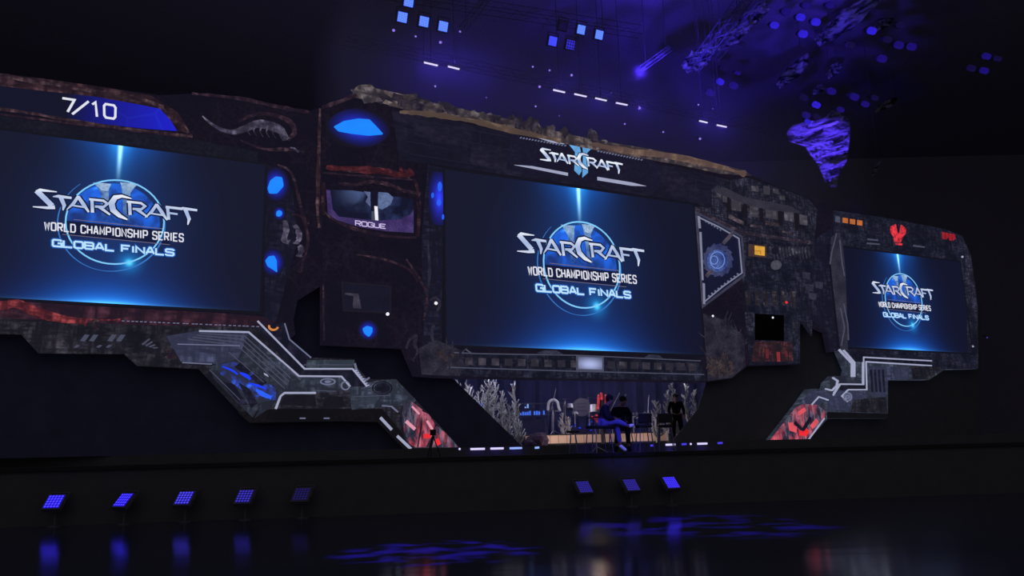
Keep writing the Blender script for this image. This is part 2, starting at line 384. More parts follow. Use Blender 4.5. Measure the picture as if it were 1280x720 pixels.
def big_screen(label, c, k, u0, u1, zt, zb, small=False):
    o = .36; cc = Vector(W(*c, o))
    t = thing('video_screen', label, 'screen', (cc.x, -.30, cc.y), WALL)
    pn = part('display_panel', slab2(bmesh.new(), [(u0, zt), (u1, zt), (u1, zb), (u0, zb)], .30, o), screen_mat('screen_picture', k, zt-cc.y, zb-cc.y), t, WALL)
    bm = bmesh.new(); stroke2(bm, [(u0-.03, zt+.03), (u1+.03, zt+.03), (u1+.03, zb-.03), (u0-.03, zb-.03)], .06, .3, o+.01, True)
    part('bezel', bm, m_bezel, t, WALL)
    tr = mapper(C_L, c, k/.755, o); kk = k/.755; q = o
    def add(nm, bm, mat): return part(nm, bm, mat, pn, WALL)
    bm = bmesh.new()
    for s, x0 in ((-1, 131), (1, 158)):   # twin pillars behind the title
        fl = 9*s
        P = [(x0-7-(6 if s < 0 else 0), 229), (x0+7+(6 if s > 0 else 0), 231), (x0+5, 241), (x0+4, 276), (x0-4, 275), (x0-5, 241)]
        slab2(bm, [tr(W(x, y, q)) for x, y in P], o, o+.006)
        add('numeral', bm, m_pil); bm = bmesh.new()
        P = [(x0-8-(7 if s < 0 else 0), 228), (x0+8+(7 if s > 0 else 0), 230), (x0+4, 239), (x0-4, 238)]
        slab2(bm, [tr(W(x, y, q)) for x, y in P], o+.006, o+.01); add('numeral_cap', bm, disp('silver_sheen_tiles', (90, 140, 190), (214, 226, 236), 2.2)); bm = bmesh.new()
    bm.free()
    bm = bmesh.new(); ellipse_stroke(bm, tr, 143.5, 277.5, 61.5, 52.5, 0, 360, .036*kk, .036*kk, o, o+.012); add('ring', bm, m_ring)
    bm = bmesh.new(); ellipse_stroke(bm, tr, 139, 281, 67, 58, -60, 100, .012*kk, .04*kk, o, o+.01); ellipse_stroke(bm, tr, 139, 279, 67, 60, 100, 235, .008*kk, .03*kk, o, o+.01); add('ring', bm, m_ringd)
    bm = bmesh.new(); star_letters(bm, tr, kk, .07*kk, o+.01, o+.016); add('lettering_shadow', bm, m_dark)
    bm = bmesh.new(); star_letters(bm, tr, kk, 0, o+.016, o+.024); add('lettering', bm, letter_mat('silver_lettering', kk))
    bm = bmesh.new(); slab2(bm, [tr(W(x, y, q)) for x, y in ((84, 276), (203, 287.5), (213, 305), (75, 293))], o+.008, o+.01); add('banner', bm, m_dark)
    for wi in range(3): bm = bmesh.new(); text(bm, 'WORLD CHAMPIONSHIP SERIES', ((56, 277.6), (229, 292.5), (229, 302), (56, 287)), tr, .031*kk, o+.016, o+.022, .5, .9, only=wi); add('lettering', bm, m_wtext)
    for a_, b_ in (((92, 274.5), (203, 286)), ((78, 293), (212, 306))): bm = bmesh.new(); stroke2(bm, [tr(W(*a_, q)), tr(W(*b_, q))], .014*kk, o+.01, o+.018); add('rule', bm, m_rule)
    Q4 = ((66, 299.5), (217, 312), (217, 319.5), (66, 307.5))
    for wi in range(2):
        bm = bmesh.new(); text(bm, 'GLOBAL FINALS', Q4, tr, .1*kk, o+.008, o+.012, .25, .7, only=wi); add('lettering_glow', bm, m_glowt)
        bm = bmesh.new(); text(bm, 'GLOBAL FINALS', Q4, tr, .045*kk, o+.016, o+.022, .25, .7, only=wi); add('lettering', bm, m_glob)
    return t
a = bars(((325, 203), (325, 203), (325, 391), (325, 391)))
uc = W(*C_C, .36)[0]; ul = W(*C_L, .36)[0]; ur = W(*C_R, .36)[0]
zl1, zl0 = W(150, 182, .36)[1], W(140, 379.5, .36)[1]
zc1, zc0 = W(727, 236, .36)[1], W(740, 438, .36)[1]
zr1, zr0 = W(1124, 318, .36)[1], W(1138, 437.5, .36)[1]
wl = W(328, 300, .36)[0]-ul; wcl = uc-W(557, 330, .36)[0]; wcr = W(873, 350, .36)[0]-uc; wr = W(1207, 380, .36)[0]-ur
big_screen('large left video screen with blue glowing title, below the 7/10 counter', C_L, .755, ul-wl, ul+wl, zl1, zl0)
big_screen('largest video screen with blue glowing title, in the centre of the scenic wall', C_C, 1.0, uc-wcl, uc+wcr, zc1, zc0)
big_screen('smallest video screen with blue glowing title, below the red emblem at right', C_R, .765, ur-wr, ur+wr, zr1, zr0)
# ------------------------------------------------------------------ left hull
hl = wt('scenic_facade', 'left part of the scenic video wall, dark organic hull around the 7/10 counter', 'video wall', 180, 415, 0)
pl('hull_panel', [(-60, 82), (0, 92), (60, 99), (130, 109), (200, 119), (240, 117), (300, 122), (350, 133), (385, 139), (403, 134), (403, 356), (372, 375), (367, 400), (369, 418), (362, 424), (355, 403), (320, 408), (150, 404), (-60, 393)], m_zerg, hl, 0, .3)
pl('top_border', [(-60, 83), (0, 92), (60, 99), (130, 109), (190, 120), (222, 140), (238, 166), (221, 163), (205, 144), (160, 131), (90, 119), (0, 109), (-60, 102)], m_flesh, hl)
for r_, pp in ((.05, [(-30, 88), (20, 97), (60, 104), (110, 113), (150, 121), (190, 129), (218, 148), (235, 166)]), (.035, [(0, 94), (40, 103), (90, 108), (140, 119), (175, 123), (205, 133)]),
               (.045, [(-30, 134), (30, 140), (80, 149), (130, 157), (170, 162), (240, 170)])):
    tb('vein', pp, [r_*.9, r_, r_*.7], m_vein, hl, .37, .35)
q = M('counter_picture'); q.base([(1, (9, 9, 11))]); g1 = q.x.step(-.5, 2.3); hx = q.voro(1.1).step(.05, .0)
m_cnt = q.emit([(1.0, (17, 18, 40)), (g1*.9, (22, 26, 214)), (g1*hx*.08, (60, 90, 250))]).m
ct = wt('counter_display', 'blue strip display reading 7/10 above the left screen', 'display', 112, 135, .3)
ctp = part('display_panel', slab(bmesh.new(), [(-30, 104), (40, 112), (120, 121), (170, 130), (200, 136), (213, 150), (221, 163), (180, 160), (100, 151), (0, 138), (-30, 135)], .3, .345), m_cnt, ct, WALL)
bm = bmesh.new(); I = lambda p: Vector(p)
for s, qd in (('7', ((78, 122.5), (93, 124.8), (93, 140.5), (79, 139))), ('/', ((94, 126), (109, 128), (107, 144), (92, 142))), ('1', ((114, 126.5), (123, 128.5), (124, 146), (117, 145))), ('0', ((130, 129.5), (144.5, 132), (144, 148.5), (130.5, 146.5)))):
    text(bm, s, qd, I, .055, .345, .36)
part('lettering', bm, m_wtext, ctp, WALL)
pl('ledge_panel', [(-60, 141), (0, 145), (100, 158), (240, 174), (322, 190), (322, 203), (240, 192), (150, 181), (60, 170), (-60, 154)], m_strip, hl, .28, .345)
ln('ledge_rim', [(-60, 139), (0, 142), (100, 155), (235, 171)], .03, m_veind, hl)
tb('horn', [(253, 145), (262, 153), (275, 161), (292, 165), (308, 160), (322, 155), (340, 158), (352, 164), (358, 174)], [.015, .04, .07, .1, .13, .13, .06], m_bone, hl, .42, .1)
tb('horn_arch', [(298, 153), (310, 146), (330, 142), (350, 146), (364, 154), (368, 166), (360, 174)], [.03, .05, .06, .08, .05], m_veind, hl, .4, .15)
bm = bmesh.new()
for k_ in range(6): x_ = 312+k_*8; wtube(bm, [(x_, 155+k_*.9), (x_-3, 162+k_), (x_+1, 169+k_)], [.03, .008], .46, 3)
part('horn_spine', bm, m_bone, hl, WALL, True)
tb('vein', [(300, 175), (330, 186), (365, 187), (380, 190)], [.02, .05, .02], m_veind, hl, .36, .3)
tb('vein', [(357, 187), (366, 186), (374, 190)], [.02, .05, .03], m_bone, hl, .36, .3)
tb('vein', [(240, 117), (300, 123), (350, 134), (386, 140)], [.03, .06, .05], m_veind, hl, .33, .3)
def pod(pts, cx, cy, parent, mat=None, halo=None, name='glow_pod'):
    if halo:
        pass
    bm = bmesh.new(); slab(bm, pts, .3, .42); return part(name, bm, mat or m_pod, parent, WALL, bevel=.03)
def pod_thing(label, cx, cy, pts, hw, hh, group=None, k=1.0, mat=None):
    t = wt('glow_lamp', label, 'lamp', cx, cy, .3)
    part('halo_tile', slab(bmesh.new(), disc_pts(cx, cy, hw, hh, 28), .3, .335), pod_halo('halo_tiles', (W(cx+hw, cy, .3)[0]-W(cx, cy, .3)[0], W(cx, cy-hh, .3)[1]-W(cx, cy, .3)[1]), k=k), t, WALL)
    pod(pts, cx, cy, t, mat); return t
pl('side_panel', [(331, 206), (352, 210), (366, 240), (372, 300), (358, 352), (345, 402), (331, 400)], m_mach2, hl)
pod_thing('blue glowing lamp at the top right corner of the left screen', 345, 231, [(338, 225), (345, 220), (353, 221), (355, 232), (347, 241), (337, 241), (335, 234)], 17, 22)
pod_thing('tiny blue glowing lamp midway up beside the left screen', 349, 267, [(346, 264), (349, 262), (353, 264), (353, 268), (350, 270), (346, 269)], 8, 9)
pod_thing('blue glowing lamp at the lower right side of the left screen', 341, 328, [(332, 325), (336, 320), (343, 319), (346, 325), (347, 340), (343, 337), (335, 332)], 15, 18)
for pp in ([(356, 276), (358, 288), (355, 300), (362, 303)], [(368, 281), (373, 288), (374, 298), (370, 304)], [(374, 307), (377, 312), (374, 320)]):
    tb('bone_claw', pp, [.06, .09, .05], m_bone, hl, .4, .2)
tb('vein', [(347, 206), (365, 218), (378, 268), (385, 300), (375, 340)], [.03, .05, .03], m_veind, hl, .36, .3)
tb('vein', [(365, 268), (376, 270), (386, 280)], [.02, .035, .02], m_veind, hl, .38, .2)
# lower organic border with red tendons
pl('lower_border', [(-60, 372), (0, 375.5), (140, 384), (270, 391), (330, 396), (345, 403), (330, 409), (150, 405), (-60, 394)], m_red, hl, .28, .345)
for pp, r_ in (([(-40, 386), (0, 381), (22, 378), (40, 386), (62, 394), (90, 400), (108, 404)], .085), ([(-40, 392), (0, 386), (20, 382), (40, 391), (60, 398), (85, 402), (100, 403)], .06), ([(0, 378), (22, 377), (45, 385), (70, 393), (100, 399), (150, 400)], .035), ([(15, 379), (34, 384), (60, 392), (84, 399)], .05)):
    tb('red_tendon', pp, [r_*.7, r_, r_*.5], m_tendon, hl, .38, .15)
tb('bone_claw', [(124, 401), (117, 401), (116, 406), (122, 412)], [.02, .05, .015], m_vein, hl, .4, .05)
bm = bmesh.new()
for k_ in range(30):
    x_ = 152+k_*5.8+random.uniform(-1, 1); y_ = 400.5+(x_-152)*.042; slab(bm, [(x_, y_), (x_+3.5, y_+.1), (x_+3.2, y_+1.2), (x_-.2, y_+1.1)], .3, .36)
part('light_bead_row', bm, m_line2, hl, WALL)
# ------------------------------------------------------------------ left wing
wl_ = wt('scenic_wing', 'left stepped grey wing running down to the stage with a red tip', 'video wall', 515, 560, 0)
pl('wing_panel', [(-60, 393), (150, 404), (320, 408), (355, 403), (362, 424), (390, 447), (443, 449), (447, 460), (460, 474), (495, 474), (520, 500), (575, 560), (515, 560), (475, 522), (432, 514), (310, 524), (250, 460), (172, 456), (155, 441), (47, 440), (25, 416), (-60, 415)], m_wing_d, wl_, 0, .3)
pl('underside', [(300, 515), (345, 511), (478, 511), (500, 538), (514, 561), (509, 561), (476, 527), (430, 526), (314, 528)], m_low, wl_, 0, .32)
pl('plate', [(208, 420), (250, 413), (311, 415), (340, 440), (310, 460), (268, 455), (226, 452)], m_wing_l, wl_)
pl('plate', [(311, 415), (374, 470), (360, 490), (330, 500), (316, 522), (268, 474), (262, 458), (298, 448)], m_wing, wl_, .28, .335)
pl('plate', [(374, 470), (427, 471), (437, 483), (420, 490), (352, 492), (340, 508), (318, 523), (332, 498)], m_wing, wl_, .28, .34)
pl('channel', [(313, 403), (322, 401), (381, 461), (442, 461), (460, 483), (437, 483), (427, 471), (374, 470)], m_road, wl_, .28, .345)
pl('plate', [(327, 405), (355, 404), (361, 424), (388, 447), (378, 458)], m_mach2, wl_, .28, .34)
pl('plate', [(384, 450), (443, 450), (441, 460), (383, 460)], m_teal, wl_, .28, .35)
pl('plate', [(437, 484), (470, 476), (495, 474), (520, 500), (516, 506), (492, 508), (440, 512)], m_wing, wl_, .28, .335)
for pp, w_ in (([(249, 413.5), (311, 415), (374, 470), (427, 470.5), (438, 483)], .042), ([(322, 401), (381, 461), (441, 461)], .042), ([(441, 461), (459, 483)], .045), ([(356, 404), (362, 424), (389, 447)], .03), ([(444, 454), (446, 462), (453, 473), (459, 474.5), (462, 472)], .04),
               ([(222, 430), (300, 432)], .02), ([(228, 453), (265, 455)], .02), ([(345, 511), (351, 495), (356, 491), (395, 491)], .05), ([(478, 507), (490, 508), (498, 515)], .03)):
    ln('trim_line', pp, w_, m_line if w_ > .04 else m_line2, wl_, .3, .38)
many('tick_row', [[(442+i*2.2, 463+i*2.6), (446+i*2.2, 462.5+i*2.6), (446.6+i*2.2, 463.6+i*2.6), (442.6+i*2.2, 464.2+i*2.6)] for i in range(8)], m_line, wl_, .34, .39)
many('hatch_row', [[(x, 426), (x+6, 418), (x+12, 418.6), (x+6, 427)] for x in (100, 111, 134, 145)]+[[(x, 434), (x+4, 431), (x+8, 431.6), (x+4, 434.6)] for x in (92, 120, 132)], m_line3, wl_, .3, .335)
many('grille', [[(177+i*4.4, 430+i*1.4), (186+i*3.4, 423+i*3.6), (188+i*3.4, 424+i*3.6), (179+i*4.4, 431.6+i*1.4)] for i in range(4)], m_line3, wl_, .3, .335)
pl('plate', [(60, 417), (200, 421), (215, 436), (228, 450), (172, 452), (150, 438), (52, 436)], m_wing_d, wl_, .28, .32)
many('hatch_row', [[(206, 446), (214, 441), (221, 447), (212, 449)], [(205, 436), (214, 438), (211, 441)]], m_vein, wl_, .3, .335)
m_nich = lamp('dark_recess', (21, 20, 28), 1, .4)
pl('niche', [(350, 506), (356, 494), (393, 494), (396, 508)], m_nich, wl_, .33, .36)
pl('niche', [(404, 500), (412, 495), (428, 496), (432, 508), (404, 510)], m_nich, wl_, .33, .36)
for cx, cy, rx, ry in ((410, 477, 9, 3.6), (432, 482, 5, 5), (478, 485, 12, 8)):
    ln('trim_ring', disc_pts(cx, cy, rx, ry, 20), .035, m_line2 if rx < 11 else m_road, wl_, .34, .38, True)
bm = bmesh.new(); slab(bm, disc_pts(410, 477, 4, 1.8, 12), .34, .38); part('trim_ring', bm, m_line2, wl_, WALL)
bm = bmesh.new(); slab(bm, disc_pts(478, 485, 10, 6.5, 16), .34, .36); part('port', bm, m_road, wl_, WALL)
many('underside_light', [[(375, 522), (382, 522), (382, 523.6), (375, 523.6)], [(405, 522), (412, 522), (412, 523.6), (405, 523.6)]], m_line2, wl_, .32, .36)
for pp in ([(476, 522), (490, 537)], [(497, 545), (514, 561)]): ln('edge_light', pp, .07, m_line, wl_, .32, .38)
def blob_mat(name, c, c2, sx, sz):
    q = M(name); q.base([(1, (9, 9, 11))]); n = q.noise(2.5, 4, dist=.6).step(.42, .7)
    r = ((q.x*q.x)/(sx*sx)+(q.z*q.z)/(sz*sz)).sqrt(); f = (1-r).clamp()
    return q.emit([(1.0, (40, 44, 58)), (f*n*n*1.1, c), (f*f*n*n*n*1.2, c2)]).m
gw = wt('glow_reactor', 'blue glowing machinery inset in the left wing under the left screen', 'lamp', 312, 478, .34)
part('glow_tile', slab(bmesh.new(), [(272, 456), (292, 452), (322, 470), (345, 486), (345, 500), (330, 502), (300, 486), (276, 468)], .3, .36), blob_mat('blue_glow_tiles', (20, 34, 230), (60, 140, 255), 1.3, 1.0), gw, WALL)
for pp, r_ in (([(320, 487), (329, 493), (339, 497)], .07), ([(300, 466), (308, 470), (313, 474)], .05), ([(278, 458), (290, 463), (297, 468)], .03), ([(311, 479), (322, 482), (332, 486)], .035)):
    tb('glow_tube', pp, [r_*.4, r_, r_*.5], m_podd if r_ < .06 else lamp('blue_core', (46, 96, 250)), gw, .4, .1)
for pts in ([(300, 453), (316, 463), (308, 469), (293, 459)], [(318, 466), (334, 478), (327, 483), (312, 472)], [(276, 476), (292, 480), (310, 506), (300, 506)], [(298, 478), (312, 486), (322, 504), (314, 510)]):
    pl('plate', pts, m_mach2, wl_, .33, .365)
many('bolt', [[(330, 466), (334, 468), (336, 471), (331, 468.5)]], m_line, wl_, .33, .38)
for dx, dy in ((-5, 4), (-9, 8), (-14, 12), (-20, 16)): ln('seam_line', [(255+dx, 414+dy*.6), (309+dx*.6, 416+dy), (366+dx*.5, 468+dy*1.1)], .022, m_line3, wl_, .33, .365)
for a_, b_ in (((352, 452), (376, 475)), ((286, 440), (330, 478)), ((262, 462), (300, 500)), ((380, 456), (440, 456)), ((392, 488), (420, 489)), ((440, 496), (488, 494)), ((452, 486), (468, 480))): ln('seam_line', [a_, b_], .02, m_line3, wl_, .33, .37)
part('ring_lamp', stroke(bmesh.new(), disc_pts(342, 408, 5.5, 4.2, 18, 10, 200), .05, .34, .38), lamp('orange_ring', (210, 130, 62)), wl_, WALL)
# red tip
def tip_mat(name):
    q = M(name); q.base([(1, (9, 9, 11))]); n = q.noise(1.0, 4, q.vec(2.6, 1, .9, .5), .6, .5).step(.44, .6); n2 = q.noise(5, 4).step(.35, .7); n3 = q.noise(1.0, 3, q.vec(9, 1, 2, -.4)).step(.5, .6)
    f = q.z.step(2.0, .2)
    return q.emit([(n2*.5+.4, (58, 54, 76)), (f*n*.5, (200, 44, 58)), (f*n*n2*.55, (230, 104, 110)), (n3*.22, (150, 150, 175))]).m
m_tip = tip_mat('red_tip_tiles')
for nm, pts in (('tip_plate', [(505, 506), (512, 500), (528, 512), (526, 530), (521, 559), (514, 556), (506, 540), (503, 520)]), ('tip_plate', [(528, 514), (536, 518), (545, 532), (540, 545), (532, 559), (524, 559), (529, 530)]), ('tip_plate', [(545, 532), (556, 540), (573, 559), (541, 559), (545, 545)])):
    pl(nm, pts, m_tip, wl_, .28, .36)
for pp, w_ in (([(508, 526.5), (519, 536.5)], .09), ([(515.5, 508), (524.5, 517.5)], .05), ([(534, 526), (541, 537)], .06)): ln('slash_light', pp, w_, lamp('pink_slash', (224, 150, 170)), wl_, .34, .4)
for pp in ([(530, 545), (538, 545)], [(546, 549), (549, 556)]): ln('slash_light', pp, .12, m_redl, wl_, .34, .4)
# ------------------------------------------------------------------ centre hull
hc = wt('scenic_facade', 'central part of the scenic video wall, stone ridge above the largest screen', 'video wall', 700, 476, 0)
pl('hull_panel', [(403, 134), (425, 126), (440, 118), (500, 124), (560, 136), (640, 153), (740, 176), (860, 199), (930, 215), (970, 233), (1010, 247), (1042, 263), (1042, 300), (1050, 380), (1052, 437), (1040, 440), (1035, 415), (1000, 400), (1000, 455), (935, 457), (915, 473), (880, 478), (560, 472), (520, 470), (505, 435), (403, 430)], m_zerg, hc, 0, .3)
pl('block_facade', [(490, 138), (560, 150), (640, 166), (740, 188), (860, 212), (940, 232), (930, 262), (880, 262), (873, 254), (727, 232), (557, 207), (500, 200)], m_brick, hc)
m_joint = disp('joint_tiles', (29, 28, 44), (36, 34, 52), 3)
for (x0, y0, x1, y1) in ((500, 146, 640, 172), (504, 160, 650, 190), (508, 176, 560, 186), (512, 192, 640, 213), (860, 222, 930, 238), (850, 236, 925, 250)): ln('block_joint', [(x0, y0), (x1, y1)], .018, m_joint, hc, .3, .345)
for x_, y_, h_ in ((520, 150, 14), (560, 156, 14), (600, 163, 15), (540, 168, 12), (582, 175, 13), (624, 182, 14), (870, 225, 12), (900, 230, 12), (885, 241, 10), (862, 238, 10)): ln('block_joint', [(x_, y_), (x_+.6, y_+h_)], .018, m_joint, hc, .3, .345)
# stone ridge
pl('ridge_slab', [(437, 120), (447, 113), (462, 109), (482, 113), (500, 117), (540, 128), (600, 141), (640, 150), (700, 165), (740, 174), (800, 184), (860, 195), (930, 213), (940, 219), (900, 216), (850, 205), (760, 190), (700, 178), (640, 163), (560, 146), (500, 134), (470, 126)], m_stone, hc, .1, .38)
tb('ridge_edge', [(500, 140), (520, 141), (560, 146), (600, 153), (640, 163), (700, 176)], [.05, .09, .07, .11, .05], disp('tan_edge_tiles', (74, 60, 56), (158, 132, 112), 1.6, streak=3), hc, .42, .2)
tb('ridge_edge', [(740, 180), (780, 188), (830, 194), (880, 204), (930, 217)], [.06, .13, .11, .12, .03], disp('tan_edge_tiles', (84, 66, 64), (150, 122, 104), 1.6, streak=3), hc, .42, .2)
rock_m = disp('rock_tiles', (30, 26, 40), (92, 82, 96), 2.6, 1, streak=5, rot=.6); rock_l = disp('pale_rock_tiles', (42, 37, 48), (140, 130, 132), 2.6, 1, streak=5, rot=.5)
for x_, y_, r_, sx, mt in ((458, 117, .42, 1.6, rock_l), (478, 119, .36, 1.4, rock_m), (497, 124, .34, 1.5, rock_m), (520, 129, .32, 1.7, rock_m), (513, 121, .24, 1.6, rock_l), (532, 126, .2, 1.2, rock_m), (556, 134, .36, 1.2, rock_m), (565, 138, .3, 1.2, rock_m), (578, 140, .25, 1.2, rock_l), (590, 143, .3, 1.1, rock_l), (604, 145, .26, .9, rock_l), (617, 147, .3, 1.2, rock_m),
                         (644, 151, .38, .9, rock_m), (652, 156, .28, 1, rock_m), (664, 154, .4, .9, rock_m), (672, 160, .26, 1.2, rock_l), (689, 160, .28, .7, rock_l), (706, 165, .32, .8, rock_m), (741, 171, .4, .6, rock_m), (755, 178, .2, 1.3, rock_l)):
    bm = bmesh.new(); ball(bm, W3(x_, y_+2.2, .3), r_*.78, 2, (sx*.85, .6, .8), .9); part('rock', bm, mt, hc, WALL)
bm = bmesh.new(); slab(bm, [(739, 160), (743, 166), (748, 176), (736, 172)], .25, .4); part('rock', bm, rock_m, hc, WALL)
# header sign
hd = wt('title_sign', 'dark header sign with silver blue game title above the largest screen', 'sign', 727, 222, .3)
hds = part('sign_board', slab(bmesh.new(), [(640, 167), (740, 186), (812, 198), (830, 212), (822, 238), (727, 228), (632, 212)], .3, .335), disp('sign_tiles', (24, 22, 40), (28, 26, 46), 1), hd, WALL)
kh = (W(780, 210, .34)[0]-W(676, 190, .34)[0])/(W(246, 260, .34)[0]-W(41, 240, .34)[0])
a0 = Vector(W(149, 257, .34)); b0 = Vector(W(728, 200, .34)); trh = lambda p: (Vector(p)-a0)*kh+b0
bm = bmesh.new()
for P in ([(711, 180), (724, 181), (726, 189), (727, 214), (724, 219), (718, 213), (719, 190)], [(728, 183), (741, 184), (734, 191), (735, 216), (728, 222), (729, 190)]): slab(bm, P, .335, .345)
part('numeral', bm, lamp('blue_sheen', (96, 160, 214), 1, .5), hds, WALL)
bm = bmesh.new(); star_letters(bm, trh, kh, .06, .345, .35); part('lettering_shadow', bm, m_dark, hds, WALL)
bm = bmesh.new(); star_letters(bm, trh, kh, .005, .35, .36); part('lettering', bm, letter_mat('header_lettering', .5), hds, WALL)
for i in range(16): x_ = 650+i*3.7; y_ = 171.8+i*.66; part('tick_mark', slab(bmesh.new(), [(x_, y_), (x_+1.8, y_-.9), (x_+2.6, y_+.4), (x_+.8, y_+1.3)], .335, .36), m_line2, hds, WALL)
for i in range(16): x_ = 747+i*3.6; y_ = 188.6+i*.72; part('tick_mark', slab(bmesh.new(), [(x_, y_), (x_+1.8, y_-.9), (x_+2.6, y_+.4), (x_+.8, y_+1.3)], .335, .36), m_line2, hds, WALL)
for P in ([(643, 206), (665, 207.5), (710, 216), (710, 219.5), (668, 211)], [(747, 221), (790, 228), (808, 232.5), (790, 232), (747, 225)], [(747, 184.5), (760, 185), (786, 192), (770, 191), (747, 187)], [(668, 170.5), (697, 176), (706, 180), (690, 178)]):
    bm = bmesh.new(); slab(bm, P, .335, .36); part('trim_line', bm, m_line, hd, WALL)
# left tower of the centre hull
pl('tower_panel', [(403, 134), (425, 127), (440, 119), (485, 130), (500, 200), (535, 206), (535, 240), (528, 300), (530, 430), (508, 434), (404, 430)], m_zerg, hc, .28, .33)
pod_thing('large blue glowing eye lamp above the small player display', 448, 160, [(418, 157.5), (430, 151), (448, 148), (462, 149), (470, 157), (479, 167), (462, 168.5), (440, 166), (424, 163)], 40, 25)
tb('vein', [(400, 136), (399, 170), (398, 220), (397, 262), (399, 285)], [.03, .05, .06, .03], m_vein, hc, .4, .3)
tb('vein', [(403, 134), (425, 127), (445, 119)], [.05, .06], m_veind, hc, .36, .3)
for pp, r_, mt in (([(408, 209), (420, 210), (450, 212), (480, 214), (500, 219), (516, 217)], .1, m_veinr), ([(412, 207), (440, 214), (478, 211), (512, 222)], .05, m_vein), ([(404, 216), (440, 219), (480, 222), (520, 225)], .04, m_veind),
                   ([(424, 229), (445, 231), (462, 227), (485, 230), (505, 238), (525, 242)], .06, m_veind), ([(403, 262), (420, 276), (450, 288), (490, 296), (520, 297)], .05, m_veind), ([(520, 226), (524, 260), (522, 295)], .07, m_veinr if False else m_flesh),
                   ([(405, 228), (404, 250), (405, 268)], .06, m_flesh), ([(445, 318), (465, 321), (490, 327), (512, 338), (522, 352)], .04, m_veind), ([(508, 324), (525, 350), (534, 370), (530, 400)], .05, m_veind), ([(404, 355), (405, 425)], .03, m_veind)):
    tb('vein', pp, [r_*.6, r_, r_*.6], mt, hc, .38, .3)
bm = bmesh.new()
for i in range(26): ball(bm, W3(random.uniform(498, 516), random.uniform(210, 222), .4), random.uniform(.03, .06), 1, jit=.3)
part('spore_cluster', bm, m_veinr, hc, WALL)
# small player display
pd = wt('player_display', 'small purple framed display reading ROGUE on the left tower', 'display', 462, 290, .3)
q = M('player_picture'); q.base([(1, (9, 9, 11))]); n = q.noise(1.4, 4, dist=.5)
pf = q.emit([(1.0, (17, 19, 42)), ((q.x+.25).abs().step(.9, 0)*n.step(.38, .62)*q.z.step(.5, 1.4), (84, 104, 150)), ((q.x-.5).abs().step(.9, .2)*n.step(.42, .62), (44, 56, 100))]).m
pdp = part('display_panel', slab(bmesh.new(), [(408, 237), (440, 238), (517, 249), (517, 291), (485, 289), (450, 284), (412, 272)], .3, .345), pf, pd, WALL)
m_purp = disp('purple_border_tiles', (50, 38, 84), (84, 66, 122), 2.5)
part('lower_border', slab(bmesh.new(), [(409, 267), (425, 271), (470, 276), (500, 274), (513, 268), (517, 262), (517, 291), (485, 289), (450, 284), (412, 272)], .345, .36), m_purp, pd, WALL)
part('side_border', slab(bmesh.new(), [(408, 237), (413, 238), (416, 262), (424, 271), (410, 268)], .345, .36), m_purp, pd, WALL)
part('post', slab(bmesh.new(), [(464, 238), (472, 239), (472, 275), (464, 274)], .345, .365), lamp('dark_post', (18, 16, 34)), pdp, WALL)
part('window_patch', slab(bmesh.new(), [(473, 240), (485, 241), (492, 247), (488, 256), (478, 262), (473, 260)], .345, .356), disp('misty_tiles', (66, 84, 124), (120, 136, 176), 1.2), pdp, WALL)
part('window_patch', slab(bmesh.new(), [(455, 239), (463, 240), (463, 258), (457, 252), (460, 246)], .345, .356), disp('misty_tiles', (74, 84, 124), (110, 120, 156), 3), pdp, WALL)
part('light_tube', slab(bmesh.new(), [(468, 257.5), (472, 258), (473, 275.5), (469, 275)], .365, .375), m_white, pdp, WALL)
part('light_tube', slab(bmesh.new(), [(464.5, 264), (468, 264), (468, 275.5), (464.5, 275)], .365, .37), m_line3, pdp, WALL)
bm = bmesh.new(); text(bm, 'ROGUE', ((444.5, 275.8), (482, 280.6), (482, 285.6), (444.5, 281.5)), I, .026, .36, .372, .22); part('lettering', bm, lamp('lilac_lettering', (200, 186, 228)), pdp, WALL)
# dark lower display and lamps
ld = wt('monitor', 'small dark monitor in the lower alcove of the left tower', 'display', 458, 390, .3)
part('display_panel', slab(bmesh.new(), [(428, 353), (488, 358), (488, 391), (430, 388)], .3, .35), lamp('dim_blue_picture', (21, 20, 38), 1, .3), ld, WALL)
part('screen_frame', stroke(bmesh.new(), [(428, 353), (488, 358), (488, 391), (430, 388)], .05, .3, .37, True), lamp('dim_frame', (26, 23, 34)), ld, WALL)
part('picture_patch', slab(bmesh.new(), [(431, 366), (448, 367), (452, 386), (441, 385), (442, 370), (431, 368)], .35, .36), disp('grey_patch_tiles', (44, 40, 58), (84, 78, 88), 4), ld, WALL)
pod_thing('small blue glowing lamp below the dark monitor', 460, 413, [(454, 410), (459, 407), (466, 409), (466, 415), (462, 421), (456, 416)], 13, 13)
def spot(label, x, y, r, mat=None, cat='lamp', off=.3):
    t = solo('spot_lamp', ball(bmesh.new(), W3(x, y, off+r*.3), r*.7, 2), mat or m_white, W3(x, y, off), label, cat, frame=WALL, smooth=True); return t
spot('tiny white lamp just above the small blue lamp on the left tower', 484.5, 392.5, .075, off=.33)
spot('tiny white lamp in the black niche of the right machine block', 966, 397, .055, off=.36)
spot('tiny white lamp at lower right corner of the largest screen', 891, 395, .06, off=.33)
spot('tiny white lamp on the thorny column left of the largest screen', 545, 379, .075, off=.36)
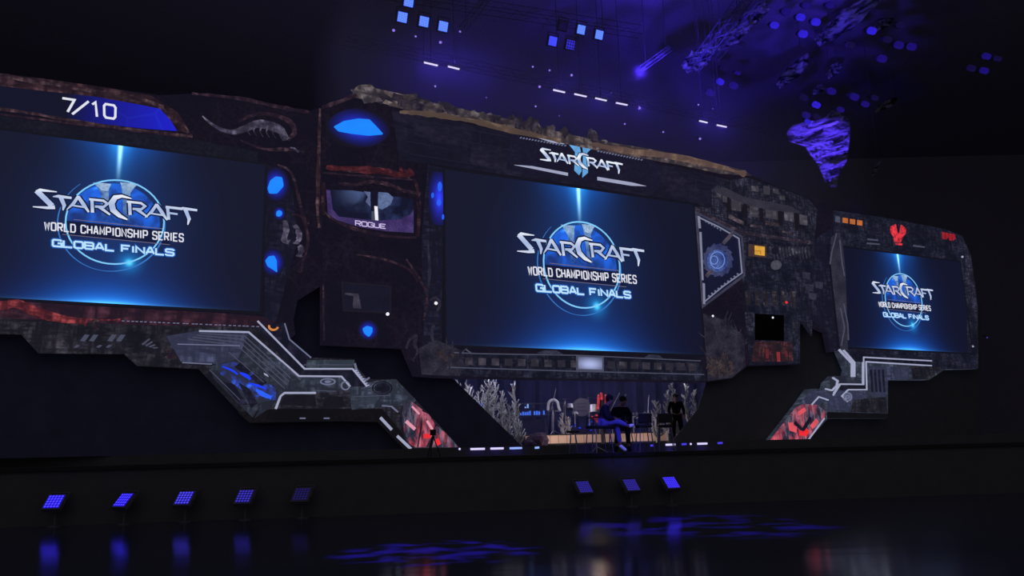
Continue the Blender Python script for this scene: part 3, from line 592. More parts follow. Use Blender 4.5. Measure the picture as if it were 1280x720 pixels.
# column between tower and the centre screen
pl('column_panel', [(535, 206), (556, 210), (553, 320), (552, 438), (530, 440), (530, 380), (527, 300)], m_mach2, hc, .28, .34)
dd = wt('glow_cluster', 'cluster of small blue glow drops on the column left of the largest screen', 'lamp', 549, 248, .34)
part('halo_tile', slab(bmesh.new(), [(536, 214), (556, 216), (556, 282), (536, 280)], .34, .345), pod_halo('blue_column_tiles', (.42, 1.1), (24, 36, 170)), dd, WALL)
for x_, y_, rx, ry in ((550, 233, 2.6, 6), (541, 244, 1.6, 3.4), (549, 253, 2.6, 4), (554, 271, 1.3, 3.4)):
    part('glow_drop', slab(bmesh.new(), disc_pts(x_, y_, rx, ry, 14), .345, .38), lamp('blue_drop', (40, 96, 246)), dd, WALL)
for pp in ([(538, 375), (545, 372), (550, 380), (546, 390)], [(545, 395), (540, 420), (548, 440)], [(535, 300), (537, 340), (534, 370)]): tb('thorn_vein', pp, [.03, .05, .02], m_bush, hc, .4, .3)
# thorny clumps at the bottom corners
def thorns(cx, cy, rx, ry, n, mat, name='thorn_clump', r=.035):
    bm = bmesh.new()
    for i in range(n):
        a = random.uniform(0, 6.28); q_ = math.sqrt(random.random()); x_, y_ = cx+rx*q_*math.cos(a), cy+ry*q_*math.sin(a)
        b = random.uniform(-2.6, -.5); l_ = random.uniform(.4, .9)*min(rx, ry)
        wtube(bm, [(x_, y_), (x_+math.cos(b)*l_*.5+random.uniform(-1, 1), y_+math.sin(b)*l_*.5), (x_+math.cos(b)*l_, y_+math.sin(b)*l_)], [r, r*.3], random.uniform(.36, .46), 2, 0, 5)
    return part(name, bm, mat, hc, WALL)
pl('thorn_panel', [(524, 435), (545, 425), (575, 437), (580, 455), (575, 470), (528, 468)], m_bush, hc, .28, .35)
thorns(553, 450, 24, 18, 60, m_bush); thorns(556, 444, 12, 8, 22, m_bushtan)
pl('thorn_panel', [(880, 392), (905, 400), (930, 420), (932, 457), (915, 472), (886, 476)], m_bush, hc, .28, .35)
thorns(905, 435, 22, 32, 80, m_bush); thorns(900, 460, 17, 13, 70, m_bushtan)
tb('thorn_vein', [(508, 436), (512, 425), (520, 420), (518, 430), (522, 440), (516, 450)], [.03, .06, .02], m_bush, hc, .4, .2)
# window band under the largest screen
pl('window_band', [(566, 441), (722, 446), (876, 453), (884, 476), (560, 470)], m_mach, hc, .28, .345)
m_dimw = disp('dim_window_tiles', (40, 38, 50), (84, 78, 88), 2.2, streak=4)
for i in range(9):
    for x0, st_ in ((582, 16.5), (760, 14.5)):
        x_ = x0+i*st_
        if (x0 == 582 and x_ > 715) or x_ > 872: continue
        y_ = 447+(x_-582)*.026; part('window', slab(bmesh.new(), [(x_, y_), (x_+9, y_+.3), (x_+9, y_+9), (x_, y_+8.7)], .345, .37), m_dimw, hc, WALL)
for pp in ([(566, 440.5), (600, 442), (722, 444), (876, 451)], [(560, 459), (722, 464), (880, 468)], [(575, 443), (582, 436), (589, 441)]): ln('trim_line', pp, .03, m_line3, hc, .34, .39)
many('bracket', [[(672, 441), (680, 438), (696, 438), (704, 443), (696, 444), (680, 443)], [(806, 447), (812, 443), (824, 444), (830, 449)]], disp('bracket_tiles', (40, 42, 60), (64, 66, 84), 3), hc, .34, .39)
cl = wt('glow_window', 'pale glowing square window centred under the largest screen', 'lamp', 737, 462, .34)
q = M('pale_window'); q.base([(1, (9, 9, 11))]); part('lit_pane', slab(bmesh.new(), [(723, 446), (753, 447), (753, 462), (723, 461)], .34, .38), q.emit([(1.0, (62, 66, 92)), ((((q.x*q.x)*3+(q.z-.17)*(q.z-.17)*18)*-1.6).exp()*.9, (170, 180, 225))]).m, cl, WALL)
part('window_frame', stroke(bmesh.new(), [(722, 445), (754, 446), (754, 463), (722, 462)], .05, .34, .4, True), m_line3, cl, WALL)
# right side of the centre hull: buildings
pl('city_block', [(890, 236), (905, 226), (935, 222), (970, 234), (1010, 248), (1022, 262), (1018, 300), (1015, 420), (1000, 400), (930, 380), (928, 300), (872, 268), (868, 258), (890, 260)], m_city, hc, .28, .34)
pl('roof_ledge', [(893, 237), (905, 234), (930, 246), (990, 258), (1000, 266), (960, 262), (930, 254), (900, 242)], disp('roof_tiles', (44, 42, 54), (58, 56, 68), 2), hc, .3, .42)
wins = []
for x_, y_, w_, h_ in ((896, 236, 5, 10), (904, 240, 6, 12), (915, 248, 11, 14), (938, 256, 9, 14), (958, 260, 14, 12), (981, 263, 11, 12), (1000, 268, 9, 12), (940, 232, 8, 6), (955, 232, 7, 10), (967, 236, 6, 5), (975, 244, 6, 5)):
    wins.append([(x_, y_), (x_+w_, y_+w_*.17), (x_+w_+.5, y_+h_+w_*.17), (x_+.5, y_+h_)])
many('window_row', wins, disp('lit_window_tiles', (56, 52, 62), (100, 96, 108), 3, streak=5), hc, .34, .38)
many('balcony_row', [[(912, 268), (930, 277), (930, 281), (912, 272)], [(939, 280.5), (952, 282), (952, 284), (939, 283)], [(979, 288), (992, 291), (992, 293), (979, 290)], [(958, 276), (974, 279), (974, 283), (958, 280)]], m_vein if False else disp('balcony_tiles', (40, 34, 44), (110, 96, 104), 4, streak=8), hc, .34, .4)
many('mullion', [[(x_, y_), (x_+3.5, y_+.6), (x_+4.5, y_+22), (x_+1, y_+21)] for x_, y_ in ((909, 243), (930, 250), (950, 256), (974, 260), (994, 266))], lamp('dark_gap', (24, 20, 28)), hc, .34, .4)
ln('cornice', [(872, 262), (905, 279), (928, 290), (975, 297), (1015, 303)], .1, disp('cornice_tiles', (34, 29, 42), (88, 76, 90), 4, streak=9), hc, .3, .42)
# hexagonal emblem
hx_ = wt('emblem_panel', 'white edged hexagonal panel with blue rosette, right of the largest screen', 'panel', 900, 382, .3)
hxf = part('panel_face', slab(bmesh.new(), [(871, 267), (900, 281), (926, 297), (930, 343), (900, 366), (879, 381)], .3, .35), lamp('navy_face', (19, 22, 46), 1, .3), hx_, WALL)
part('frame', stroke(bmesh.new(), [(871, 266), (900, 280), (927.5, 296), (930.5, 344), (900, 367), (879, 383)], .09, .3, .365, True), disp('grey_frame_tiles', (50, 50, 70), (74, 74, 96), 3), hx_, WALL)
for pp, w_ in (([(873, 271), (900, 284), (924, 298), (928, 341), (904, 358), (881, 377)], .04), ([(873.5, 270), (875, 285)], .1), ([(876, 290), (878.5, 350)], .075), ([(880, 354), (880.5, 380)], .085)):
    part('trim_line', stroke(bmesh.new(), pp, w_, .35, .385), lamp('grey_white_line', (124, 126, 150)), hx_, WALL)
for i in range(10): x_ = 885+i*4; y_ = 373-i*3.05; part('tick_mark', slab(bmesh.new(), [(x_, y_-3), (x_+2.3, y_-1.5), (x_+3.4, y_-2.6), (x_+1, y_-4.4)], .35, .37), m_line2, hx_, WALL)
for i in range(6): x_ = 882+i*3.6; y_ = 276+i*2.1; part('tick_mark', slab(bmesh.new(), [(x_, y_), (x_+1.5, y_+.8), (x_+1.5, y_+2), (x_, y_+1.2)], .35, .37), m_line2, hx_, WALL)
bm = bmesh.new(); cx, cy = 898, 325
for i in range(14):
    a = i*2*math.pi/14; stroke(bm, [(cx+9*math.cos(a), cy+10*math.sin(a)), (cx+15*math.cos(a+.35), cy+17*math.sin(a+.35)), (cx+19*math.cos(a+.9), cy+21*math.sin(a+.9))], [.05, .16, .03], .35, .4)
part('rosette_blade', bm, disp('rosette_tiles', (40, 46, 84), (80, 86, 122), 3), hxf, WALL)
part('rosette_core', slab(bmesh.new(), disc_pts(cx-1, cy+1, 13, 14, 24), .35, .41), disp('rosette_core_tiles', (36, 52, 110), (92, 118, 186), 2.4, edge=(120, 150, 210)), hxf, WALL)
for rr in (4.5, 9): part('rosette_ring', stroke(bmesh.new(), disc_pts(cx-5 if rr < 5 else cx-1, cy, rr, rr*1.15, 20), .028, .41, .43, True), lamp('rosette_line', (110, 136, 200)), hxf, WALL)
for pp in ([(905, 304), (912, 296), (916, 291)], [(884, 345), (888, 340), (892, 338)]): part('rosette_arm', stroke(bmesh.new(), pp, .12, .35, .41), disp('arm_tiles', (60, 54, 70), (100, 90, 100), 4), hxf, WALL)
# machine rows
pl('machine_block', [(932, 300), (1018, 306), (1020, 330), (1016, 400), (1000, 402), (1000, 454), (937, 456), (934, 380)], m_mach, hc, .28, .35)
yl = wt('warm_window', 'square yellow lit window on the machine block right of the hexagon', 'lamp', 949, 319, .35)
part('window_frame', slab(bmesh.new(), [(936, 305), (958, 307), (958, 322), (936, 320)], .35, .37), disp('brown_tiles', (60, 44, 44), (86, 62, 54), 4), yl, WALL)
ylp = part('lit_pane', slab(bmesh.new(), [(944, 307), (956, 308.5), (956, 319.5), (944, 318)], .37, .4), lamp('yellow_window', (214, 160, 62), 1, .5), yl, WALL)
part('glazing_bar', stroke(bmesh.new(), [(944, 313.5), (951, 313.8), (951, 318)], .04, .4, .42), lamp('amber_bar', (190, 120, 40)), ylp, WALL)
many('machine_dial', [disc_pts(971, 331, 6, 6, 16)], disp('dial_tiles', (58, 58, 72), (92, 92, 104), 5), hc, .35, .42)
many('machine_dial', [disc_pts(969.5, 313, 4, 5, 14)], lamp('dark_dial', (24, 22, 38)), hc, .36, .42)
many('pipe_row', [[(x_, 308+(i % 3)), (x_+2, 308.3), (x_+3, 318+(i*7 % 8)), (x_+1, 317)] for i, x_ in enumerate(range(962, 1014, 4))], disp('pipe_tiles', (34, 34, 48), (104, 102, 116), 4, streak=12), hc, .35, .39)
many('slot_row', [[(x_, 363+(i % 2)), (x_+6, 364), (x_+6.5, 382), (x_+1, 381)] for i, x_ in enumerate((932, 944, 954, 966, 977, 988))], disp('slot_tiles', (30, 27, 36), (80, 74, 82), 3.5, streak=12), hc, .35, .385)
many('slot_row', [[(x_, 336), (x_+8, 337), (x_+8, 341), (x_, 340)] for x_ in (936, 948, 984, 996)], m_mach2, hc, .35, .385)
bm = bmesh.new()
for x_, y_ in ((1008, 355), (1020, 352), (1012, 366), (1004, 340)): slab(bm, [(x_, y_), (x_+9, y_+1), (x_+8, y_+9), (x_+1, y_+7)], .35, .41)
part('gearbox', bm, disp('gear_tiles', (36, 36, 52), (66, 66, 84), 4), hc, WALL)
spot('small red lamp above the black niche on the right machine block', 983, 378, .075, m_redl, off=.38)
pl('niche', [(944, 392), (980, 394), (980, 426), (944, 425)], m_void, hc, .33, .37)
pl('pillar', [(932, 390), (943, 391), (943, 430), (936, 430)], m_city, hc, .33, .38); pl('pillar', [(991, 400), (998, 400), (998, 432), (991, 432)], m_city, hc, .33, .38)
pl('furnace_panel', [(944, 427), (990, 427), (992, 452), (940, 452)], disp('furnace_tiles', (32, 26, 34), (96, 52, 58), 3, streak=12), hc, .33, .38)
rf = wt('furnace_light', 'dull red vertical light slits under the black niche', 'lamp', 974, 450, .38)
part('light_slit', slab(bmesh.new(), [(971, 440), (975, 440), (975.5, 452), (972, 452)], .38, .4), lamp('red_slit', (130, 44, 50), 1, .5), rf, WALL)
part('light_slit', slab(bmesh.new(), [(957, 436), (961, 436), (961, 448), (958, 448)], .38, .395), lamp('dull_red_slit', (92, 34, 42), 1, .5), rf, WALL)
part('light_slit', slab(bmesh.new(), [(981, 438), (984, 438), (985, 446), (982, 446)], .38, .395), lamp('dull_red_slit', (92, 34, 42), 1, .5), rf, WALL)
# strut between centre and right
pl('strut', [(1018, 300), (1040, 285), (1045, 330), (1050, 395), (1048, 436), (1040, 440), (1035, 415), (1016, 400)], m_mach2, hc, .28, .34)
# ------------------------------------------------------------------ right hull
hr = wt('scenic_facade', 'right end of the scenic video wall, dark machine hull with small red lights', 'video wall', 1140, 446, 0)
pl('hull_panel', [(1042, 263), (1100, 271), (1180, 286), (1203, 295), (1214, 320), (1222, 380), (1223, 460), (1205, 448), (1062, 440), (1052, 437), (1050, 380), (1042, 300)], m_mach, hr, 0, .3)
pl('side_column', [(1040, 296), (1050, 290), (1054, 310), (1057, 340), (1060, 438), (1051, 437), (1048, 410), (1042, 360), (1038, 320)], disp('column_tiles', (36, 36, 50), (62, 60, 76), 2), hr, .28, .38)
for pp in ([(1046, 292), (1040, 315), (1038, 330)], [(1050, 300), (1053, 330), (1056, 345)], [(1055, 380), (1060, 405), (1061, 425)], [(1051, 385), (1056, 410), (1052, 432)]): ln('trim_line', pp, .05, m_line3, hr, .35, .4)
pl('side_column', [(1208, 310), (1214, 325), (1222, 385), (1222, 444), (1209, 444)], m_city, hr, .28, .36)
pl('facade_panel', [(1044, 268), (1100, 275), (1200, 296), (1206, 318), (1130, 313), (1060, 300), (1046, 290)], m_mach, hr, .28, .34)
many('facade_ledge', [[(1085, 298), (1098, 299.5), (1098, 301), (1085, 300)], [(1142, 306), (1156, 308), (1156, 309.6), (1142, 308)], [(1084, 303), (1100, 304.5), (1100, 306), (1084, 305)]], m_line3, hr, .34, .37)
ow = wt('warm_window', 'row of three small orange lit windows at the top of the right hull', 'lamp', 1066, 281, .34)
for x_ in (1054, 1063, 1072): part('lit_pane', slab(bmesh.new(), [(x_, 272+(x_-1054)*.16), (x_+6, 273+(x_-1054)*.16), (x_+6, 279+(x_-1054)*.16), (x_, 278+(x_-1054)*.16)], .34, .37), lamp('orange_window', (150+x_ % 3*30, 84+x_ % 3*16, 52), 1, .6), ow, WALL)
part('pane_post', slab(bmesh.new(), [(1045, 270), (1050, 271), (1050, 278), (1045, 277)], .34, .37), m_line3, ow, WALL)
q = M('red_emblem_light'); q.base([(1, (9, 9, 11))]); m_emb = q.emit([(q.noise(6, 3).step(.35, .6)*.8+.2, (232, 56, 66)), (1.0, (60, 16, 28))]).m
em = wt('red_emblem', 'red glowing winged emblem above the right screen', 'emblem', 1123, 306, .34)
for pts in ([(1114, 283), (1120, 280), (1122, 292), (1118, 296), (1114, 290)], [(1133, 286), (1127, 281), (1125, 292), (1128, 297), (1132, 292)], [(1118, 297), (1123, 291), (1128, 298), (1126, 303), (1119, 302)], [(1120, 303.5), (1128, 304.5), (1128, 306.5), (1121, 305.5)]):
    part('emblem_blade', slab(bmesh.new(), pts, .34, .39), m_emb, em, WALL)
rg = wt('red_gauge', 'row of small red gauge lights at the top right corner of the right hull', 'lamp', 1187, 300, .34)
for i in range(4): x_ = 1178+i*4.3; part('gauge_light', slab(bmesh.new(), [(x_, 290+i*.8), (x_+3, 290.5+i*.8), (x_+3.4, 299+i*.8-(i % 2)*3), (x_+.6, 298.5+i*.8)], .34, .37), lamp('gauge_red', (150, 30, 42), 1, .6), rg, WALL)
spot('tiny pale lamp on the right edge of the right hull, the upper one', 1203, 321, .07, m_line, off=.33)
spot('tiny pale lamp near the bottom of the right edge of the right hull', 1216, 433, .06, m_line, off=.36)
thorns_ = None
pl('lower_panel', [(1062, 441), (1165, 446), (1222, 446), (1222, 461), (1181, 461), (1168, 458), (1070, 452)], m_mach, hr, .28, .35)
# right wing
wr_ = wt('scenic_wing', 'right stepped grey wing of the scenic wall, running down to a rounded red tip', 'video wall', 985, 553, 0)
pl('wing_panel', [(962, 553), (1000, 504), (1013, 486), (1032, 486), (1034, 478), (1042, 470), (1058, 470), (1060, 462), (1050, 438), (1062, 441), (1205, 449), (1222, 461), (1181, 462), (1161, 475), (1110, 475), (1110, 523), (1035, 523), (1008, 553)], m_wing, wr_, 0, .3)
pl('channel', [(1066, 452), (1078, 447), (1165, 451), (1165, 457), (1083, 452), (1084, 487), (1052, 488), (1046, 482), (1080, 480), (1080, 452)], m_road, wr_, .28, .34)
pl('plate', [(1086, 457), (1135, 459), (1135, 474), (1110, 475), (1107, 497), (1090, 494)], m_wing_l, wr_, .28, .34)
pl('plate', [(1068, 500), (1108, 496), (1109, 516), (1064, 515)], m_wing_d, wr_, .28, .34)
pl('plate', [(1140, 457), (1180, 459), (1160, 474), (1142, 474)], m_wing_d, wr_, .28, .34)
pl('plate', [(1040, 492), (1052, 488), (1082, 489), (1084, 497), (1066, 500), (1060, 514), (1034, 510)], m_wing_l, wr_, .28, .335)
pl('plate', [(1000, 506), (1014, 488), (1032, 488), (1038, 496), (1020, 508)], m_wing_l, wr_, .28, .34)
for pp, w_ in (([(1050, 437), (1066, 454), (1066, 471)], .06), ([(1055, 437), (1069, 453), (1069, 471)], .04), ([(1165, 451), (1080, 446.5), (1080, 480.5), (1051, 480), (1042, 494)], .05), ([(1165, 457), (1083, 452), (1084, 487), (1061, 487), (1053, 495), (1060, 502)], .045),
               ([(1042, 472), (1048, 476), (1047, 482), (1041, 488), (1033, 486)], .045), ([(1015, 506), (1024, 496), (1036, 500)], .04)):
    ln('trim_line', pp, w_, m_line, wr_, .3, .38)
for cx, cy, rr in ((1060, 496, 5), (1060, 496, 2)): ln('trim_ring', disc_pts(cx, cy, rr, rr, 18), .05, m_line2, wr_, .34, .39, True)
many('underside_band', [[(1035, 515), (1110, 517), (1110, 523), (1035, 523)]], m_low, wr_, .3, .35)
many('grille', [[(1088+i*5, 462), (1090+i*5, 462), (1092+i*5, 490), (1090+i*5, 490)] for i in range(4)], m_mach2, wr_, .34, .37)
pl('tip_plate', [(963, 552), (996, 510), (1004, 505), (1022, 506), (1032, 514), (1030, 524), (1008, 552)], m_tip, wr_, .28, .36)
for pp, w_, mt in (([(999, 517), (1007, 511.5)], .14, m_glowred), ([(1015, 534), (1022, 525.5)], .16, m_glowred), ([(989, 528), (990, 535), (996, 537)], .22, m_glowred), ([(1000, 541), (1007, 542), (1010, 537)], .18, m_redl), ([(1010, 551), (1031, 523)], .04, m_line), ([(1014, 522), (1004, 538), (994, 528)], .12, m_mach2)): ln('slash_light', pp, w_, mt, wr_, .34, .4)
# ------------------------------------------------------------------ setting
w = bpy.data.worlds.new('dim_hall'); SC.world = w; w.use_nodes = True
w.node_tree.nodes['Background'].inputs[0].default_value = (.9, .88, 1.0, 1); w.node_tree.nodes['Background'].inputs[1].default_value = .17
SC.view_settings.view_transform = 'Standard'; SC.view_settings.look = 'None'; SC.view_settings.gamma = 1; SC.view_settings.use_curve_mapping = False; SC.view_settings.exposure = 0
q = M('polished_floor'); nz = q.noise(.5, 3, q.vec(.5, 3, 1)); nz2 = q.noise(.25, 2)
q.base([(nz2*.4+.6, (56, 56, 74))], .2, 0, .1); q.bump(nz, .06, .05)
q.nt.links.new((nz2*.06+.085).v, q.b.inputs['Roughness']); m_floor = q.m
m_wall = plain('painted_dark_wall', (122, 118, 130), .9); m_deck = plain('black_stage_board', (70, 70, 72), .75, 0, .1, .2, 3)
m_ceil = plain('dark_ceiling', (140, 134, 150), .9)
solo('floor', B(((-34, -8, -.2), (54, 62, 0))), m_floor, (0, 0, 0), kind='structure')
solo('ceiling', B(((-34, 14, 24), (54, 62, 24.3))), m_ceil, (0, 30, 24), kind='structure')
solo('wall_back', B(((-34, 62, -.2), (54, 62.4, 24.3))), m_wall, (0, 62, 0), kind='structure')
solo('wall_left', B(((-34.4, -8, -.2), (-34, 62.4, 24.3))), m_wall, (-34, 20, 0), kind='structure')
solo('wall_right', B(((54, -8, -.2), (54.4, 62.4, 24.3))), m_wall, (54, 20, 0), kind='structure')
def prism(pts, z0, z1):
    bm = bmesh.new(); a = [bm.verts.new((x, y, z0)) for x, y in pts]; b = [bm.verts.new((x, y, z1)) for x, y in pts]
    bm.faces.new(a[::-1]); bm.faces.new(b)
    for i in range(len(pts)): j = (i+1) % len(pts); bm.faces.new((a[i], a[j], b[j], b[i]))
    return bm
FY = lambda x: 19.7+.13*x
ZS, ZD = 1.275, 1.5
st = thing('stage', 'low black stage platform with a raised rear deck under the scenic wall', 'stage', (0, 19.7, 0))
part('front_deck', prism([(-18, FY(-18)), (22, FY(22)), (22, FY(22)+4), (-18, FY(-18)+1.7)], 0, ZS), m_deck, st)
part('rear_deck', prism([(-18, FY(-18)+1.7), (22, FY(22)+1.7), (30, 45), (-18, 45)], 0, ZD), m_deck, st)
bm = None
part('nosing', prism([(-18, FY(-18)-.06), (22, FY(22)-.06), (22, FY(22)), (-18, FY(-18))], ZS-.09, ZS), m_black, st)
# curtains behind the scenic wall, leaving the opening of the band stage
m_cur = plain('dark_curtain_cloth', (68, 68, 92), .95, 0, .05, .3, 2); m_cur2 = plain('black_curtain_cloth', (86, 86, 92), .95, 0, .05, .2, 2)
def uz(x, y, o, z=None): a, b = W(x, y, o); return (a, z if z is not None else b)
solo('stage_curtain', slab2(bmesh.new(), [uz(-150, 260, -.15), uz(556, 300, -.15), uz(566, 473, -.15), uz(653, 556, -.15, ZD), uz(-150, 560, -.15, ZD)], -.17, -.15), m_cur, W3(200, 560, -.15), 'dark stage curtain behind the left hull, cut diagonally at the band opening', 'curtain', frame=WALL)
solo('stage_curtain', slab2(bmesh.new(), [uz(1226, 380, -.15), uz(900, 300, -.15), uz(884, 474, -.15), uz(872, 512, -.15), uz(838, 555, -.15, ZD), uz(1226, 545, -.15, ZD)], -.17, -.15), m_cur2, W3(1000, 553, -.15), 'dark stage curtain behind the right hull, beside the band opening', 'curtain', frame=WALL)
qb = M('dark_blue_backdrop'); qb.base([(qb.noise(1.5, 3)*.6+.6, (90, 92, 140))], .95, 0, .05)
b0_, b1_ = at_y(520, 560, 37), at_y(960, 560, 37)
bm = bmesh.new(); n_ = 90
for i in range(n_):
    x0 = b0_.x+(b1_.x-b0_.x)*i/n_; x1 = b0_.x+(b1_.x-b0_.x)*(i+1)/n_
    y0, y1 = 37+.12*math.sin(i*1.3), 37+.12*math.sin((i+1)*1.3)
    v = [bm.verts.new(p) for p in ((x0, y0, ZD), (x1, y1, ZD), (x1, y1, 6.2), (x0, y0, 6.2))]; bm.faces.new(v)
bmesh.ops.remove_doubles(bm, verts=bm.verts, dist=.001); bmesh.ops.solidify(bm, geom=bm.faces[:], thickness=.02)
solo('backdrop_curtain', bm, qb.m, (0, 37, ZD), 'dark blue pleated backdrop curtain behind the band instruments', 'curtain')
# ------------------------------------------------------------------ LED fixtures
m_case = plain('fixture_grey', (84, 80, 92), .8); m_metal = plain('grey_metal', (110, 110, 118), .35, .8); m_steel = plain('truss_metal', (120, 118, 130), .45, .6)
def dots(name, c, c0, n, half, k=1.0, soft=.36):
    q = M(name); q.base([(1, (10, 10, 14))], .4)
    fx = ((q.x+half)/(2*half)*n).fract()-.5; fz = ((q.z+half)/(2*half)*n).fract()-.5
    r = (fx*fx+fz*fz).sqrt(); return q.emit([(r.step(soft+.12, soft-.14), c), (1.0, c0)], k).m
def panel_light(name, label, mt4, half, dotmat, cat='stage light', group=None):
    t = bpy.data.objects.new(name, None); COL.objects.link(t); t.location = mt4.translation; t.rotation_euler = mt4.to_euler(); TM[t.name] = mt4
    setp(t, label, cat, group); h = half
    L = lambda bm: (bm.transform(mt4), bm)[1]
    part('housing', L(B(((-h-.03, 0, -h-.03), (h+.03, .1, h+.03)))), m_case, t)
    if mt4.translation.z < 3: p_ = mt4.translation; bm_ = bmesh.new(); tube(bm_, [p_+Vector((0, .1, -.05)), Vector((p_.x, p_.y+.1, 0))], .025, 8); tube(bm_, [Vector((p_.x, p_.y+.1, 0)), Vector((p_.x, p_.y+.1, .02))], .14, 16); part('stand', bm_, m_case, t)
    part('lens_array', L(B(((-h, -.012, -h), (h, 0, h)))), dotmat, t)
    part('yoke', L(B(((-h-.05, .04, -h*.2), (-h-.03, .06, h+.1)), ((h+.03, .04, -h*.2), (h+.05, .06, h+.1)), ((-h-.05, .04, h+.1), (h+.05, .06, h+.12)))), m_case, t)
    return t
D1 = dots('blue_dot_lens_bright', (86, 72, 255), (16, 8, 190), 5, .17); D2 = dots('blue_dot_lens', (84, 74, 235), (14, 10, 120), 5, .17); D3 = dots('blue_dot_lens_dim', (58, 50, 190), (14, 10, 74), 5, .17)
D4 = dots('blue_dot_lens_off', (24, 18, 90), (12, 10, 34), 5, .17); D2b = dots('blue_dot_lens_wide', (56, 44, 205), (20, 16, 150), 5, .17, 1, .3)
names = ['first from the left', 'second from the left', 'third from the left', 'fourth from the left', 'faintest, fifth from the left']
def front_pt(px, py, back=-.12):
    d = ray(px, py); t = (19.7-.13*0)/d.y
    t = 19.7/(d.y-.13*d.x); p = EYE+d*t; return p+Vector((0, back, 0))
for i, (x, y, dm, yaw) in enumerate(((77, 626, D1, 0), (162, 624, D1, -24), (237, 621.5, D2, -8), (311, 619.5, D3, -8), (381, 617, D4, -8))):
    p = front_pt(x, y, -.3); mt = Matrix.Translation(p) @ Matrix.Rotation(math.radians(yaw), 4, 'Z') @ Matrix.Rotation(math.radians(-42), 4, 'X')
    mt = mt @ Matrix.Diagonal((1.12 if i != 1 else .95, 1, 1, 1)) if False else mt
    panel_light('panel_light', 'blue dotted square light on the stage front, %s' % names[i], mt, .17, dm, group=None)
for i, (x, y, dm) in enumerate(((729, 608, D4 if False else D2b, ), (787, 605.5, D2b), (836, 602.5, D2b))):
    p = front_pt(x, y, -.3); mt = Matrix.Translation(p) @ Matrix.Rotation(math.radians(24), 4, 'Z') @ Matrix.Rotation(math.radians(-44), 4, 'X')
    panel_light('panel_light', 'blue dotted square light on the stage front, %s' % ('the left of the three right of centre', 'the middle of the three right of centre', 'the brightest and rightmost of all')[i], mt, .16, (dots('dim_violet_lens', (40, 34, 130), (26, 22, 92), 6, .17), dots('dim_violet_lens', (44, 36, 140), (28, 22, 100), 6, .17), dots('violet_lens', (64, 50, 225), (40, 30, 190), 6, .17))[i])
# low LED bars on the step of the rear deck
m_bar = lamp('white_violet_bar', (214, 204, 255), 1.15, .05); m_bar2 = lamp('light_blue_bar', (150, 180, 255), 1, .05); m_bar3 = lamp('blue_bar', (70, 60, 225), 1, .3)
def step_pt(px, py): d = ray(px, py); t = (21.4)/(d.y-.13*d.x); return EYE+d*t
def led_bar(label, p, q_, h, mat, group=None, back=Vector((0, .06, 0)), cat='light bar'):
    t = thing('light_bar', label, cat, (p+q_)/2, group=group); d = (q_-p)
    bm = bmesh.new(); tube(bm, [p, q_], h/2, 8); part('tube_lens', bm, mat, t, smooth=False)
    bm = bmesh.new(); e = d.normalized()*.03; tube(bm, [p-e+back, q_+e+back], h/2+.025, 6); part('housing', bm, m_case, t)
    if p.z > 3: rod((p+q_)/2+back, t)
    return t
bars_ = [(588, 606, 561.2, m_bar, 'first from the left'), (613, 629.5, 560.6, m_bar, 'second from the left'), (637, 652.5, 560.2, m_bar2, 'third from the left, light blue'), (668.5, 674, 559.6, m_bar2, 'short one beside a small rock'),
         (813, 817, 556.8, m_bar3, 'short dim one right of the chairs'), (832, 844, 555.8, m_bar, 'under the right tree group'), (852, 858, 555.2, m_bar3, 'dim blue one under the standing person'), (871.5, 884, 554.6, m_bar, 'long one at the right end'), (897, 903, 553.8, m_bar3, 'small dim blue last one at the right')]
for x0, x1, y, mt, nm in bars_:
    led_bar('glowing light bar low on the stage step, %s' % nm, step_pt(x0, y+.2), step_pt(x1, y-.2), .052, mt)
for x, y, nm in ((574.5, 561.2, 'left'), (863.5, 555, 'right')):
    solo('spot_lamp', ball(bmesh.new(), step_pt(x, y), .028, 2), m_bar, step_pt(x, y), 'tiny round lamp on the stage step, the %s one' % nm, 'lamp', smooth=True)
# ------------------------------------------------------------------ overhead rig
def rod(p, parent, top=23.98):
    bm = bmesh.new(); tube(bm, [Vector(p), Vector((p[0], p[1], top))], .012, 4); return part('suspension_cable', bm, m_case, parent)
def truss(label, A, Bq, s=.35, r=.025, n=None, mat=None):
    A, Bq = Vector(A), Vector(Bq); d = Bq-A; L = d.length; t = d/L; up = Vector((0, 0, 1)); sd = t.cross(up).normalized(); up2 = sd.cross(t)
    n = n or max(3, int(L/s/1.3)); o = thing('lighting_truss', label, 'truss', A); bm = bmesh.new(); bd = bmesh.new()
    for f_ in (.15, .85): p_ = A+d*f_; rod(p_, o)
    cs = [sd*s/2+up2*s/2, -sd*s/2+up2*s/2, -sd*s/2-up2*s/2, sd*s/2-up2*s/2]
    for c in cs: tube(bm, [A+c, Bq+c], r, 6)
    for i in range(n):
        a, b = A+t*(L*i/n), A+t*(L*(i+1)/n)
        for j in range(4):
            c0, c1 = cs[j], cs[(j+1) % 4]; tube(bd, [a+c0, b+c1] if i % 2 else [a+c1, b+c0], r*.55, 4, False)
    part('chord', bm, mat or m_steel, o); part('bracing', bd, mat or m_steel, o); return o
m_dtruss = plain('dull_grey_truss', (84, 80, 92), .9)
wp = lambda x, y, off: WALL @ W3(x, y, off)
up_ = Vector((0, 0, .35))
truss('long dark truss carrying the row of bright violet light bars above the wall', wp(430, 59, -3)+up_*.9, wp(960, 169, -3)+up_*.9, .3, .008, mat=m_dtruss)
truss('dark truss high above the stage carrying the bright blue square lights', wp(440, -2, 3)+up_, wp(800, 52, 3)+up_, .3, .008, mat=m_dtruss)
k = 0
nmb = ['first pair, left one', 'first pair, right one', 'middle row, first from the left', 'middle row, second from the left', 'middle row, third from the left', 'middle row, fourth from the left', 'right pair, left one', 'right pair, right one']
